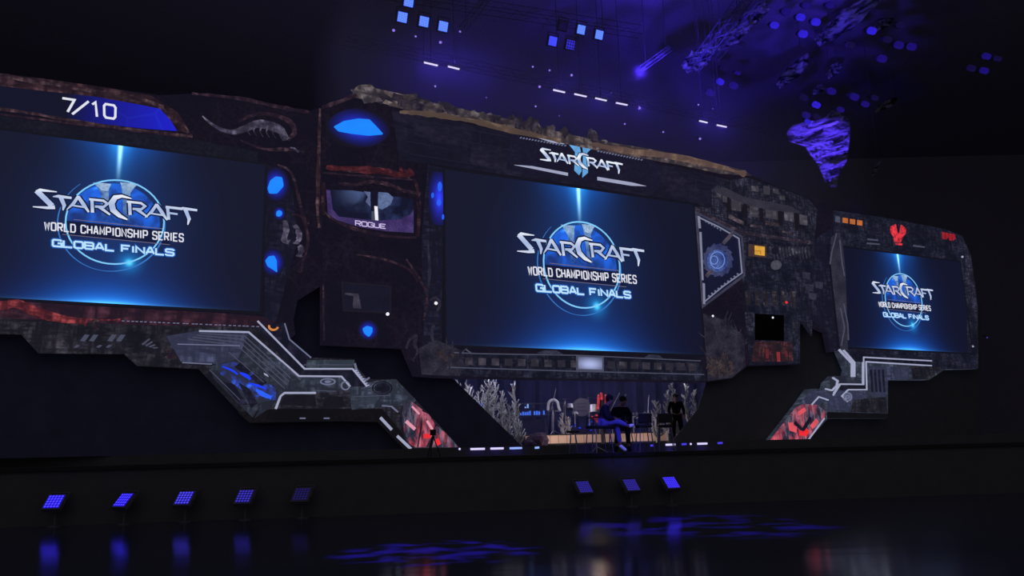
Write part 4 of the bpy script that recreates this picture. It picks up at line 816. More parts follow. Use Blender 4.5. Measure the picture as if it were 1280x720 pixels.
for x0, y0, x1, y1 in ((530, 78, 547, 82), (560, 83, 574, 86.5), (691.5, 112.3, 706, 115.5), (718, 117.5, 733, 120.8), (744, 122.7, 758, 125.8), (770, 128.5, 784, 131.3), (874, 151, 884, 153.3), (896, 156.3, 908, 158.8)):
    led_bar('bright violet white light bar hanging above the wall, %s' % nmb[k], wp(x0, y0, -3), wp(x1, y1, -3), .07, m_bar, back=Vector((0, .05, .04))); k += 1
def hung(label, x, y, off, half, dm, tilt=24, group=None):
    mt = WALL @ Matrix.Translation(W3(x, y, off)) @ Matrix.Rotation(math.radians(tilt), 4, 'X'); return panel_light('panel_light', label, mt, half, dm, group=group)
H1 = dots('sky_blue_matrix_lens', (112, 150, 255), (52, 84, 240), 8, .17, 1, .42); H2 = dots('blue_matrix_lens', (70, 84, 250), (40, 40, 220), 8, .17, 1, .42)
H3 = dots('dim_blue_matrix_lens', (50, 44, 190), (24, 18, 110), 4, .17, 1, .4); H4 = lamp('dull_blue_lens', (26, 14, 108), 1, .3); H5 = lamp('mid_blue_lens', (44, 30, 204), 1, .3); H6 = lamp('faint_blue_lens', (19, 12, 58), 1, .3)
for x, y, dm, nm in ((511, 2, H1, 'cut by the top edge of the picture'), (503, 21.5, H1, 'leftmost, under the one at the top edge'), (530, 27, H1, 'middle one of the left group'), (554, 33, H1, 'right one of the left group'), (691, 51.5, H2, 'leftmost of the middle group'), (726.5, 37, H1, 'upper one of the middle group'), (749, 43.5, H1, 'rightmost of the middle group'), (713, 56, H3, 'dim striped one low in the middle group'), (704, 32, H6, 'almost unlit one in the middle group')):
    hung('blue square light high above the stage, %s' % nm, x, y, 3, .135, dm)
far = ((902, 103, 5, H5), (890, 117, 5, H4), (919, 108, 5.5, H4), (970, 32, 5.5, H5), (985, 15, 6, H4), (1003, 22, 6, H5), (1022, 28, 6, H5), (1006, 43, 6, H5), (1010, 7, 5, H4), (1040, 7, 5, H4), (930, 55, 4, H6), (924, 92, 3, H4), (907, 86, 4, H6),
       (1105, 74, 6, H4), (1126, 57, 6, H4), (1142, 59, 6, H4), (1112, 50, 5, H6), (1128, 32, 5, H6), (1092, 39, 6, H5), (1066, 57, 5, H6), (1042, 115, 5, H4), (1022.5, 132, 5, H5), (1010, 145, 5, H4), (1012, 153, 3.5, H5), (1023, 147, 4, H6), (1070.5, 122, 5.5, H4), (1084, 131, 4.5, H4), (1096, 123, 4, H6), (1236, 71, 5, H4), (1233, 89, 5, H4), (1217, 86, 5, H6), (1250, 74, 4, H6), (1007, 123, 5, H6), (1053, 138, 4, H4))
place = {0: 'left', 1: 'middle', 2: 'right'}
for i, (x, y, hp, mt) in enumerate(far):
    t = thing('wash_light', 'dim blue glowing wash light among the dark rig at upper right', 'stage light', at_y(x, y, 36), group='dim blue wash lights in the far rig')
    p = at_y(x, y, 36); r_ = hp*.036*.8
    bm = bmesh.new(); tube(bm, [p+Vector((0, 0, 0)), p+Vector((-.04, .25, .18))], [r_, r_*1.05], 14); part('lens', bm, mt, t)
    bm = bmesh.new(); tube(bm, [p+Vector((-.045, .26, .185)), p+Vector((-.1, .6, .4))], [r_*1.2, r_*.7], 14); part('housing', bm, m_case, t)
0 and truss('dark far truss at upper right behind the dim blue wash lights', at_y(860, 72, 37.5), at_y(1290, 150, 37.5), .4, .02, mat=m_dtruss)
m_dot = lamp('violet_pin', (150, 120, 240), 1, .05); m_dotd = lamp('dim_violet_pin', (90, 70, 190), 1, .05)
for x, y, b in ((492, 38, 2), (519.5, 45.5, 1), (550.5, 53, 2), (575, 39.5, 1), (544, 108, 1), (608, 122, 0), (666, 83.5, 1), (687, 88, 1), (714.5, 94, 2), (674.5, 108.5, 2), (669.5, 133, 1), (799.5, 135, 2), (781, 155, 1), (829, 165, 1), (764, 116, 0), (873, 131, 1), (891, 136, 0), (875, 173.5, 2), (699, 145, 0), (1234, 422, 0)):
    p = wp(x, y, -2.2); t = thing('pin_spot', 'tiny violet pin spot light in the dark rig above the wall' if y < 400 else 'tiny pale pin lamp on the dark side right of the right hull', 'stage light', p, group='violet pin spots' if y < 400 else None)
    bm = bmesh.new(); ball(bm, p, (.03, .04, .055)[b], 1); part('lens', bm, m_dot if b else m_dotd, t)
    bm = bmesh.new(); tube(bm, [p+Vector((0, .05, .04)), p+Vector((0, .3, .16))], .05, 8); part('housing', bm, m_case, t)
# faint floor-side glints
solo('pole_marker', tube(bmesh.new(), [at_y(156, 497, 21.5)+Vector((.01, 0, 0)), at_y(155.2, 509, 21.5)], [.012, .035], 8), m_line3, at_y(155.5, 509, 21.5), 'thin pale upright marker in the dark under the left wing', 'marker')
# beams drawn with lit trusses and ribbons of cloth at upper right
m_lit = plain('silver_truss', (90, 90, 105), .5, .3)
truss('lit lattice truss slanting up at upper right, left of the blue cloths', at_y(866, 86, 31), at_y(932, -4, 27), .4, .018, 12, mat=m_lit)
truss('lit lattice truss slanting up beside the blue wash lights', at_y(893, 74, 33), at_y(960, -14, 29), .3, .015, 12, mat=m_lit)
truss('thin lit truss above the middle square lights', at_y(802, 86, 32), at_y(838, 60, 31), .18, .018, mat=m_lit)
truss('thin lit truss at the top edge near the left square lights', at_y(578, 37, 26), at_y(608, -3, 25), .2, .02, mat=m_lit)
m_cloth = M('crumpled_cloth'); nzc = m_cloth.noise(1.1, 5, m_cloth.vec(.8, 1, 3.4, .35), .6, .6); m_cloth = m_cloth.base([(nzc.step(.4, .58)*.85+.06, (225, 225, 235))], .8).bump(nzc, .9, .3).m  # light and dark of the folds also put into the base colour
def cloth(label, rows, Y, amp=.5, nx=26, ny=40, group=None):
    """rows: (y, xmin, xmax) down the hanging cloth, turned into real folds in depth"""
    bm = bmesh.new(); g = []
    for j in range(ny+1):
        y = rows[0][0]+(rows[-1][0]-rows[0][0])*j/ny
        for a, b in zip(rows, rows[1:]):
            if a[0] <= y <= b[0]: t = (y-a[0])/(b[0]-a[0]); x0, x1 = a[1]+(b[1]-a[1])*t, a[2]+(b[2]-a[2])*t; break
        row = []
        for i in range(nx+1):
            x = x0+(x1-x0)*i/nx; n = mnoise.noise(Vector((x*.02+y*.01, y*.12+x*.05, 3)))+.5*mnoise.noise(Vector((x*.05, y*.3+x*.12, 9)))
            row.append(bm.verts.new(at_y(x, y, Y+amp*n*2)))
        g.append(row)
    for j in range(ny):
        for i in range(nx): bm.faces.new((g[j][i], g[j][i+1], g[j+1][i+1], g[j+1][i]))
    bmesh.ops.solidify(bm, geom=bm.faces[:], thickness=.02)
    p_ = at_y(rows[0][2]-8, rows[0][0]+2, Y); t = thing('hanging_cloth', label, 'cloth', p_, group=group); part('fabric', bm, m_cloth, t, smooth=True); rod(p_, t); return t
cloth('large crumpled cloth hanging at upper right, lit bright violet blue', [(138, 1040, 1050), (148, 1030, 1062), (156, 990, 1063), (166, 983, 1063), (176, 984, 1062), (183, 1006, 1061), (193, 1012, 1060), (203, 1020, 1058), (214, 1026, 1050), (226, 1030, 1047), (234, 1040, 1046)], 42, .5)
def ribbon(label, a, b, wd, Y, Y2=None):
    A, Bq = at_y(*a, Y), at_y(*b, Y2 or Y); d = Bq-A; n = Vector((-d.z, 0, d.x)).normalized(); bm = bmesh.new(); g = []; nn = 30
    for i in range(nn+1):
        t = i/nn; wv = wd*(.35+.65*math.sin(math.pi*(.1+.85*t)))*(1+.3*mnoise.noise(Vector((t*7, wd, 1))))
        row = []
        for j in range(9):
            s = (j/8-.5); c = A+d*t+n*s*wv; row.append(bm.verts.new(c+Vector((0, .35*mnoise.noise(Vector((t*9, s*5, wd*3))), 0))))
        g.append(row)
    for i in range(nn):
        for j in range(8): bm.faces.new((g[i][j], g[i+1][j], g[i+1][j+1], g[i][j+1]))
    bmesh.ops.solidify(bm, geom=bm.faces[:], thickness=.02)
    t = thing('hanging_cloth', label, 'cloth', A); part('fabric', bm, m_cloth, t, smooth=True); rod(A+d*.75, t); return t
ribbon('dim blue cloth streak slanting up below the far wash lights', (972, 108), (1012, 70), .75, 40)
ribbon('long dim blue cloth streak rising to the top edge', (1022, 52), (1100, -6), 1.0, 39, 36)
ribbon('short blue cloth streak under the long one', (1020, 52), (1043, 38), .6, 38.5)
ribbon('blue cloth streak left of the far wash lights', (856, 86), (892, 58), .9, 34)
ribbon('blue cloth streak between the slanting trusses', (896, 60), (938, 30), .7, 35)
ribbon('dim blue cloth near the top of the slanting trusses', (920, 34), (960, 8), .75, 35.5)
ribbon('small dim blue cloth right of the bright cloth', (1094, 138), (1124, 124), .4, 41)
ribbon('tiny dim blue cloth low right of the bright cloth', (1089, 222), (1101, 200), .22, 41)
ribbon('small dim blue cloth above the bright cloth', (1016, 116), (1030, 108), .4, 41)
ribbon('dim blue cloth patch above the upper cloths', (1034, 96), (1050, 80), .55, 41)
ribbon('dim blue cloth beside the wash lights at the right', (1094, 36), (1116, 20), .6, 40)
# ------------------------------------------------------------------ lights
def spotl(p, target, e, c, ang=40, blend=.6, r=.2, name='stage_spot'):
    l = bpy.data.lights.new(name, 'SPOT'); l.energy = e; l.color = c; l.spot_size = math.radians(ang); l.spot_blend = blend; l.shadow_soft_size = r
    o = bpy.data.objects.new(name, l); COL.objects.link(o); p, target = Vector(p), Vector(target); o.location = p; o.rotation_euler = (target-p).to_track_quat('-Z', 'Y').to_euler(); return o
BL = (.07, .03, 1)
spotl(at_y(1062, 118, 36.5), at_y(1026, 192, 42), 10500, (.09, .035, 1), 48, .5)
cs2 = spotl(at_y(1040, 110, 32), at_y(1030, 60, 39), 3200, BL, 50, .9)
spotl(at_y(900, 120, 26), at_y(900, 50, 33), 5200, BL, 50, .9)
cs1 = spotl(at_y(800, 90, 30), at_y(800, -20, 55), 3400, BL, 70, 1)
spotl(at_y(640, 60, 30), at_y(720, -10, 55), 700, BL, 70, 1)
spotl(at_y(590, 60, 24), at_y(590, 30, 27), 60, BL, 70, 1)
spotl(at_y(880, 130, 28), at_y(820, 80, 32), 120, BL, 70, 1)
# band area, lit by unseen points added behind the hull
def pointl(p, e, c, r=.15):
    l = bpy.data.lights.new('added_point', 'POINT'); l.energy = e; l.color = c; l.shadow_soft_size = r
    o = bpy.data.objects.new('added_point', l); COL.objects.link(o); o.location = p
def hid(px, Y, z=4.9): p = at_y(px, 500, Y); return Vector((p.x, p.y, z))
pointl(hid(600, 26.2), 120, (.84, .84, 1)); pointl(hid(636, 26.6), 66, (.76, .76, 1)); pointl(hid(846, 30.4), 85, (.95, .95, .92))
pointl(hid(740, 28.7, 3.9), 70, (1, .78, .66)); pointl(hid(690, 29.8, 5.2), 40, (.45, .45, 1)); pointl(hid(720, 34.8, 5.2), 8, (.3, .3, 1)); pointl(hid(800, 30.5, 5.0), 30, (.8, .8, 1))
pointl(at_y(700, 560, 29.2)+Vector((0, 0, .2)), 9, (1, .76, .66), .05); pointl(at_y(800, 560, 29.2)+Vector((0, 0, .2)), 9, (1, .76, .66), .05)  # low points added to brighten the tan riser front
spotl((2.2, 14, 6), at_y(772, 530, 20), 1300, (.07, .05, 1), 16, .7)
spotl((3, 17, 9), at_y(786, 531, 20), 700, (.12, .14, 1), 7, .7)

def gobo(o, scale, lo, hi):
    l = o.data; l.use_nodes = True; nt = l.node_tree; em_ = nt.nodes['Emission']; tc = nt.nodes.new('ShaderNodeTexCoord'); nz_ = nt.nodes.new('ShaderNodeTexNoise'); nz_.inputs['Scale'].default_value = scale; nz_.inputs['Detail'].default_value = 2
    mr = nt.nodes.new('ShaderNodeMapRange'); mr.inputs['From Min'].default_value = lo; mr.inputs['From Max'].default_value = hi
    nt.links.new(tc.outputs['Normal'], nz_.inputs['Vector']); nt.links.new(nz_.outputs['Fac'], mr.inputs['Value']); nt.links.new(mr.outputs[0], em_.inputs['Strength'])
p = at_z(545, 690, 0); gobo(spotl((p.x, p.y+2, 12), p, 30000, BL, 15, .5, .05, 'floor_spot'), 22, .46, .62)
p = at_z(880, 656, 0); gobo(spotl((p.x, p.y+1, 12), p, 22000, BL, 24, .6, .05, 'floor_spot'), 18, .48, .66)

for x_ in (597, 621, 645, 838, 877): p = step_pt(x_, 561); pointl(p+Vector((0, -.12, -.02)), .5, (.12, .06, 1), .02)  # points added in front of the step bars for their blue glow

gobo(cs1, 9, .36, .66); gobo(cs2, 12, .36, .62)
# thin haze hanging around the bar truss, lit by points added near the bars
hz = bpy.data.materials.new('thin_haze'); hz.use_nodes = True; nt = hz.node_tree; nt.nodes.remove(nt.nodes['Principled BSDF']); vs = nt.nodes.new('ShaderNodeVolumeScatter'); vs.inputs['Density'].default_value = .045; vs.inputs['Color'].default_value = (.8, .8, 1, 1); nt.links.new(vs.outputs[0], nt.nodes['Material Output'].inputs['Volume'])
c0 = WI @ wp(520, 80, -3); c1 = WI @ wp(960, 170, -3)
solo('haze', B(((c0.x-3, 1.5, c0.z-3.4), (c1.x+5, 6.5, c0.z+1.6))), hz, (0, 4, c0.z-3.4), 'thin blue haze hanging around the row of violet light bars above the wall', 'haze', kind='stuff', frame=WALL)
for x_, y_, e_ in ((538, 80, 14), (567, 85, 14), (600, 90, 8), (699, 114, 9), (751, 124, 9), (800, 134, 9), (879, 152, 8), (902, 158, 8)): pointl(wp(x_, y_, -3.5), e_*3.6, (.1, .05, 1), .05)  # unseen points added to carry the bars' glow into the haze
for x_, y_ in ((550, 53), (492, 38)): p = wp(x_, y_, -3.2); spotl(p, p+Vector((0, 0, -6)), 700, (.1, .06, 1), 7, .3, .03)
# ------------------------------------------------------------------ band stage behind the opening
ZB = 1.93
def b_(px, py, Y): return at_y(px, py, Y)
xa, xb = at_y(655, 550, 30).x, at_y(836, 550, 30).x
rs = thing('band_riser', 'low riser with a lit tan front behind the stage opening', 'platform', (0, 30, ZD))
part('riser_body', B(((xa, 30, ZD), (xb, 35.5, ZB))), m_deck, rs)
qf = M('tan_plank'); pk = ((qf.x*3.2).fract().lt(.06)); m_tan = qf.base([((1-pk*.6)*(qf.noise(1.2, 3)*.5+.6), (244, 210, 190))], .7).m
part('front_fascia', B(((xa+.05, 29.96, 1.6), (xb-.05, 30, 1.89))), m_tan, rs)
m_silver = plain('silver_drum_metal', (190, 190, 205), .3, .7); m_grey = plain('grey_fitting', (96, 94, 116), .5); m_skin2 = plain('pale_drumhead', (92, 92, 120), .6)
m_navy = plain('navy_shell', (30, 30, 84), .3, 0, .6); m_blueg = lamp('blue_key_light', (60, 110, 235)); m_paleb = lamp('pale_blue_key_light', (120, 160, 230), 1, .5)
# drum kit
dk = thing('drum_kit', 'drum kit with round front drum behind the seated people', 'drum kit', (at_y(727, 520, 32).x, 32, ZB))
bx0, bx1 = at_y(712, 530, 32).x, at_y(746, 530, 32).x; zt_ = at_y(727, 526, 32).z
part('platform', B(((bx0, 31.6, ZB), (bx1, 33.5, zt_-.25))), m_navy, dk)
c = at_y(727, 509, 32); bm = bmesh.new(); tube(bm, [c, c+Vector((0, .5, 0))], .36, 28); bdr = part('bass_drum', bm, m_grey, dk)
bm = bmesh.new(); tube(bm, [c-Vector((0, .015, 0)), c], .33, 28); part('drum_head', bm, m_skin2, bdr)
bm = bmesh.new()
for dz in (-.14, 0, .14): box(bm, (c.x-.2, c.y-.03, c.z+dz-.025), (c.x+.2, c.y-.012, c.z+dz+.025))
part('head_stripe', bm, m_navy, bdr)
for x_, y_, r_, h_ in ((713, 511, .17, .16), (741, 516, .2, .3), (720, 519, .16, .14)):
    p = at_y(x_, y_, 32.1); bm = bmesh.new(); tube(bm, [p, p+Vector((0, .05, h_))], r_, 18); part('tom_drum', bm, m_silver, dk)
for x_, y_ in ((706, 499), (748, 498), (735, 495)):
    p = at_y(x_, y_, 32.3); bm = bmesh.new(); tube(bm, [p, p+Vector((0, 0, .02))], [.24, .02], 18); part('cymbal', bm, m_silver, dk)
    bm = bmesh.new(); tube(bm, [p, Vector((p.x, p.y, ZB+.02))], .012, 6); part('cymbal_stand', bm, m_silver, dk)
part('drum_leg', B(((c.x-.3, 31.9, zt_-.25), (c.x-.27, 31.95, c.z-.2)), ((c.x+.27, 31.9, zt_-.25), (c.x+.3, 31.95, c.z-.2))), m_silver, dk)
bm = bmesh.new()
for i in range(9): p = at_y(random.uniform(713, 742), random.uniform(527, 538), 31.55); ball(bm, p, .03, 1)
part('glow_stud', bm, m_podd, dk)
# keyboards
kb = thing('keyboard_rig', 'two tier keyboard rig with blue lit keys left of the drum kit', 'keyboard', (at_y(667, 530, 31.5).x, 31.5, ZB))
for y_, x0, x1 in ((520, 650, 684), (511, 656, 668)):
    a, b = at_y(x0, y_, 31.5), at_y(x1, y_, 31.5); kbp = part('keyboard', B(((a.x, 31.4, a.z-.06), (b.x, 31.8, a.z+.02))), m_navy, kb)
    bm = bmesh.new(); n = int((b.x-a.x)/.09)
    for i in range(n):
        if random.random() < .8: part('lit_key', B(((a.x+i*.09, 31.38, a.z+.02), (a.x+i*.09+.06, 31.5, a.z+.02+random.uniform(.05, .17)))), m_paleb if y_ == 511 else m_blueg, kbp)
    bm.free()
a, b = at_y(652, 521, 31.6), at_y(682, 521, 31.6)
for x_ in (a.x, b.x): part('leg', B(((x_-.02, 31.6, ZB), (x_+.02, 31.64, a.z-.05))), m_grey, kb)
part('front_board', B(((a.x+.05, 31.62, ZB), (b.x-.05, 31.64, a.z-.1))), m_navy, kb)
sm_ = thing('lit_equipment_box', 'small blue glowing equipment top among the left white trees', 'equipment', at_y(605, 512, 31))
p = at_y(605, 505, 31); part('cabinet', B(((p.x-.18, 31, ZD), (p.x+.18, 31.3, p.z-.08))), m_navy, sm_); part('lit_top', B(((p.x-.2, 30.98, p.z-.08), (p.x+.2, 31.3, p.z+.05))), m_blueg, sm_)
# railings
def rail(label, x0, x1, y, Y, n, z0):
    a, b = at_y(x0, y, Y), at_y(x1, y, Y); t = thing('railing', label, 'railing', (a.x, Y, z0))
    bm = bmesh.new(); tube(bm, [a, b], .025, 8); part('top_rail', bm, m_grey, t)
    bm = bmesh.new(); tube(bm, [a-Vector((0, 0, .45)), b-Vector((0, 0, .45))], .015, 8); part('lower_rail', bm, m_grey, t)
    for i in range(n): q_ = a.lerp(b, i/(n-1)); bm = bmesh.new(); tube(bm, [q_, Vector((q_.x, q_.y, z0))], .02, 6); part('post', bm, m_grey, t)
rail('grey railing behind the keyboard rig and the white trees', 592, 704, 504.5, 33.6, 7, ZB if False else ZD+.0)
mk = thing('mixing_desk', 'silver edged desk with small devices right of the two seated people', 'desk', (at_y(802, 520, 31.5).x, 31.5, ZB))
a, b = at_y(790, 521, 31.5), at_y(815, 519, 31.5)
part('desk_top', B(((a.x, 31.3, a.z-.06), (b.x, 31.9, a.z+.02))), m_silver, mk); part('shelf', B(((a.x, 31.3, a.z-.42), (b.x, 31.9, a.z-.36))), m_silver, mk)
for x_ in (a.x, b.x-.05): part('leg', B(((x_, 31.4, ZB), (x_+.05, 31.45, a.z-.05))), m_silver, mk)
bm = bmesh.new()
for i, x_ in enumerate((792, 796, 800.5, 806, 811)): p = at_y(x_, 517, 31.5); ball(bm, Vector((p.x, 31.5, a.z+.08)), .07+.03*(i % 2), 1, (1, 1, 1.1), .3)
part('device', bm, m_skin2, mk)
# microphone stands and props
def micstand(label, px, py, Y, z0, lean=(.3, 0), hexa=m_silver):
    p = at_y(px, py, Y); base = Vector((p.x-lean[0]*.6, Y, z0)); t = thing('microphone_stand', label, 'microphone stand', base); mid = Vector((base.x, Y, z0+(p.z-z0)*.62))
    bm = bmesh.new(); tube(bm, [base, mid], .014, 8); part('pole', bm, hexa, t)
    bm = bmesh.new(); tube(bm, [mid-Vector((lean[0]*.25, 0, .12)), p], .012, 8); part('boom', bm, hexa, t)
    bm = bmesh.new(); ball(bm, p, .035, 2, (1, 1, 1.3)); part('microphone', bm, m_grey, t)
    for a_ in (0, 2.1, 4.2): bm = bmesh.new(); tube(bm, [base+Vector((0, 0, .16)), base+Vector((math.cos(a_)*.28, math.sin(a_)*.2, .01))], .01, 6); part('leg', bm, hexa, t)
micstand('boom microphone stand rising left of the drums, behind the white arch', 695, 486, 31, ZB, (.25, 0))
micstand('boom microphone stand leaning over the dark seated person, the left of two', 775, 490, 28.5, ZD, (.55, 0))
micstand('boom microphone stand leaning over the dark seated person, the right of two', 783, 492, 28.2, ZD, (.6, 0))
micstand('small silver microphone stand left of the seated person in blue trousers', 742, 528, 20.6, ZS, (-.08, 0))
micstand('thin microphone stand behind the desk at right', 811, 495, 33, ZB, (.1, 0))
m_wh = plain('white_plaster', (214, 216, 228), .7)
ar = thing('white_arch', 'small white arched prop standing left of the drums', 'prop', (at_y(691, 520, 31.2).x, 31.2, ZB))
pts = [at_y(685, 513, 31.2), at_y(685.5, 505, 31.2), at_y(688, 501, 31.2), at_y(693, 500, 31.2), at_y(697, 503, 31.2), at_y(698, 508, 31.2), at_y(700, 514, 31.2)]
bm = bmesh.new(); tube(bm, smooth_pts(pts, 4), .055, 10); part('arch', bm, m_wh, ar, smooth=True)
p = at_y(691, 514, 31.2); bm = bmesh.new(); tube(bm, [Vector((p.x, 31.2, ZB)), Vector((p.x, 31.2, p.z))], [.22, .1], 12); part('pedestal', bm, m_navy, ar)
part('cross_piece', B(((p.x-.2, 31.15, p.z-.02), (p.x+.26, 31.25, p.z+.03))), m_grey, ar)
rd = thing('red_lamp', 'red glowing bundle of upright lamps behind the seated person in blue trousers', 'lamp', (at_y(751, 530, 29).x, 29, ZD))
ql = M('red_glow_glass'); ql.base([(1, (60, 10, 14))]); m_rg = ql.emit([(ql.noise(3, 3).step(.38, .62), (206, 56, 66)), (1.0, (40, 10, 20))]).m
for x0, y0, x1, y1, r_ in ((748, 493, 746, 512, .045), (751, 491, 752, 500, .05), (757, 493, 755, 512, .04), (760, 496, 759, 504, .035), (745, 518, 746, 528, .05), (739, 521, 745, 524, .04)):
    bm = bmesh.new(); tube(bm, smooth_pts([at_y(x0, y0, 29), at_y((x0+x1)/2+1, (y0+y1)/2, 29), at_y(x1, y1, 29)], 4), [r_*.5]+[r_]*7+[r_*.4], 8); part('glow_tube', bm, m_rg, rd)
bm = bmesh.new(); p = at_y(752, 512, 29); tube(bm, [Vector((p.x, 29.1, ZD)), Vector((p.x, 29.1, p.z+.4))], .05, 8); part('post', bm, m_case, rd)
m_rc = plain('red_cloth', (170, 50, 58), .8)
bm = bmesh.new(); v = [bm.verts.new(at_y(*q_, 30.5)) for q_ in ((637, 489), (643, 480), (646, 484), (642, 489))]; bm.faces.new(v); bmesh.ops.solidify(bm, geom=bm.faces[:], thickness=.05)
solo('pennant', bm, m_rc, at_y(640, 489, 30.5), 'small dull red pennant among the white trees at left', 'pennant')
for x_, y_, r_, nm in ((664, 553, .22, 'the left one'), (674, 552, .3, 'the larger right one')):
    p = at_y(x_, y_-2, 29.4); solo('boulder', ball(bmesh.new(), (p.x, 29.3, ZD+r_*.75), r_, 2, (1.1, .9, .95), .5), plain('purple_rock', (66, 52, 76), .9), (p.x, 29.3, ZD), 'small violet boulder in front of the tan riser, %s' % nm, 'rock')
# white branching trees
m_tree = M('white_coral_bark'); m_tree = m_tree.base([(m_tree.noise(5, 4)*.9+.2, (206, 206, 214))], .8).m
def tree(label, px, pt, Y, seed, z0=ZD, group=None, r0=.075, spread=1.0, pb=None):
    random.seed(seed); top = at_y(px, pt, Y); H = top.z-z0; base = Vector((top.x, Y, z0)); t = thing('coral_tree', label, 'tree', base, group=group)
    tr_ = [base]; n = 9
    for i in range(1, n+1): tr_.append(base+Vector((random.uniform(-.05, .05)*spread, random.uniform(-.05, .05), H*i/n)))
    rr = [r0*(1-.72*i/n) for i in range(n+1)]; bm = bmesh.new(); tube(bm, tr_, rr, 7); part('trunk', bm, m_tree, t, smooth=True)
    bm = bmesh.new()
    m_ = int(H*17)
    for i in range(m_):
        f = .12+.86*i/m_; h_ = f*n; k_ = int(h_); a_ = tr_[k_].lerp(tr_[min(k_+1, n)], h_-k_); an = random.uniform(0, 6.28)
        l_ = (.12+.22*(1-f))*spread*random.uniform(.7, 1.3); d_ = Vector((math.cos(an), math.sin(an)*.8, random.uniform(.5, 1.1))).normalized()
        e_ = a_+d_*l_; rb = .03*(1.2-f*.6); tube(bm, [a_, a_+d_*l_*.55+Vector((0, 0, -.02)), e_+Vector((0, 0, l_*.25))], [rb, rb*.9, rb*.45], 5)
        for s_ in range(2):
            o_ = a_+d_*l_*random.uniform(.4, .8); d2 = Vector((random.uniform(-1, 1), random.uniform(-.8, .8), random.uniform(.3, 1))).normalized(); tube(bm, [o_, o_+d2*l_*.4], [rb*.6, rb*.3], 4)
    part('branches', bm, m_tree, t, smooth=True)
tl = [(572, 475, 26, 'leftmost, highest beside the curtain edge'), (583, 477, 27, 'second from the left of the left group'), (597, 489, 27.6, 'shorter one over the blue lit box'), (611, 474, 26.5, 'tall thick one in the middle'), (617, 477, 28, 'tall one right behind the thick tree'),
      (627, 488, 26.8, 'slender one right of the thick tree'), (635, 507, 27, 'low one near the keyboard rig'), (642.5, 476, 27.4, 'open branched beside the red pennant'), (649.5, 525, 26.8, 'smallest one by the tan riser end'), (606, 500, 26, 'bushy one low behind the curtain edge'), (588, 484, 27.2, 'one between the two left trees'), (630, 498, 28.3, 'half hidden one behind the slender tree'), (603, 482, 28.4, 'thin one behind the blue lit box')]
for i, (x, y, Y, nm) in enumerate(tl): tree('white coral-like tree in the left group, %s' % nm, x, y, Y, 20+i, spread=1.35 if i in (3, 4, 9, 10) else 1.0, r0=.1 if i in (3, 10) else .08)
tree_r = [(819.5, 500, 29, 'left one behind the chairs'), (833, 488, 29.3, 'slim one left of the two tall trees'), (840, 479, 29.8, 'tall one just left of the standing person'), (856, 480, 30.2, 'tall one behind the standing person'), (867.5, 487, 30, 'bare thin rightmost one'), (845, 505, 29.5, 'short one at the standing person\'s shoulder')]
for i, (x, y, Y, nm) in enumerate(tree_r): tree('white coral-like tree in the right group, %s' % nm, x, y, Y, 50+i, spread=1.2 if i != 4 else .9)
tree('small white coral-like tree in front of the drum kit, the left one', 703, 516, 30.6, 71, ZB, spread=.7); tree('small white coral-like tree in front of the drum kit, the right one', 710, 521, 30.7, 72, ZB, spread=.7)
random.seed(99)
# ------------------------------------------------------------------ stools, chairs, table
m_leath = plain('black_leather', (20, 20, 30), .5, 0, .3); m_leg = plain('dark_metal_leg', (90, 88, 120), .4, .5)
def chair(label, px, Y, seat_z=.66, back=.36, wd=.5, yaw=0):
    p = at_y(px, 560, Y); b0 = Vector((p.x, Y, ZS)); t = thing('stool_chair', label, 'chair', b0, rz=0); T_ = Matrix.Translation(b0) @ Matrix.Rotation(yaw, 4, 'Z'); h = wd/2
    def pp(nm, bm, mt, bev=0): bm.transform(T_); return part(nm, bm, mt, t, bevel=bev)
    pp('seat', B(((-h, -h, seat_z-.07), (h, h, seat_z))), m_leath, .02); pp('backrest', B(((-h, h-.06, seat_z+.04), (h, h, seat_z+back))), m_leath, .02)
    for sx in (-1, 1):
        for sy in (-1, 1): bm = bmesh.new(); tube(bm, [Vector((sx*(h-.04), sy*(h-.04), seat_z-.07)), Vector((sx*(h+.02), sy*(h+.02), 0))], .014, 8); pp('leg', bm, m_leg)
        bm = bmesh.new(); tube(bm, [Vector((sx*h, -h+.05, seat_z-.03)), Vector((sx*h, -h+.05, seat_z+.2)), Vector((sx*h, h-.04, seat_z+.22))], .016, 8); pp('armrest', bm, m_leath)
    bm = bmesh.new(); tube(bm, [Vector((-h, -h, .25)), Vector((h, -h, .25))], .012, 8); pp('footrest', bm, m_leg)
    return t
chair('dark stool chair carrying the seated person in blue trousers', 749, 19.9, yaw=-1.35)
chair('dark stool chair carrying the person seated in black', 777, 21.0, yaw=-.4)
chair('empty dark stool chair right of the seated people, the left of two', 806, 20.3, back=.28, wd=.34, yaw=3.3)
chair('empty dark stool chair right of the seated people, the right of two', 833, 20.6, back=.28, wd=.36, yaw=3.05)
stl = thing('side_stool', 'thin legged small stool left of the seated people', 'stool', (at_y(717, 560, 19.9).x, 19.9, ZS)); c = Vector((at_y(717, 560, 19.9).x, 19.9, ZS))
bm = bmesh.new(); tube(bm, [c+Vector((0, 0, .5)), c+Vector((0, 0, .55))], .16, 18); part('seat', bm, m_leath, stl)
for a_ in (.6, 2.2, 3.8, 5.3): bm = bmesh.new(); tube(bm, [c+Vector((.07*math.cos(a_), .07*math.sin(a_), .5)), c+Vector((.15*math.cos(a_), .15*math.sin(a_), 0))], .01, 6); part('leg', bm, m_leg, stl)
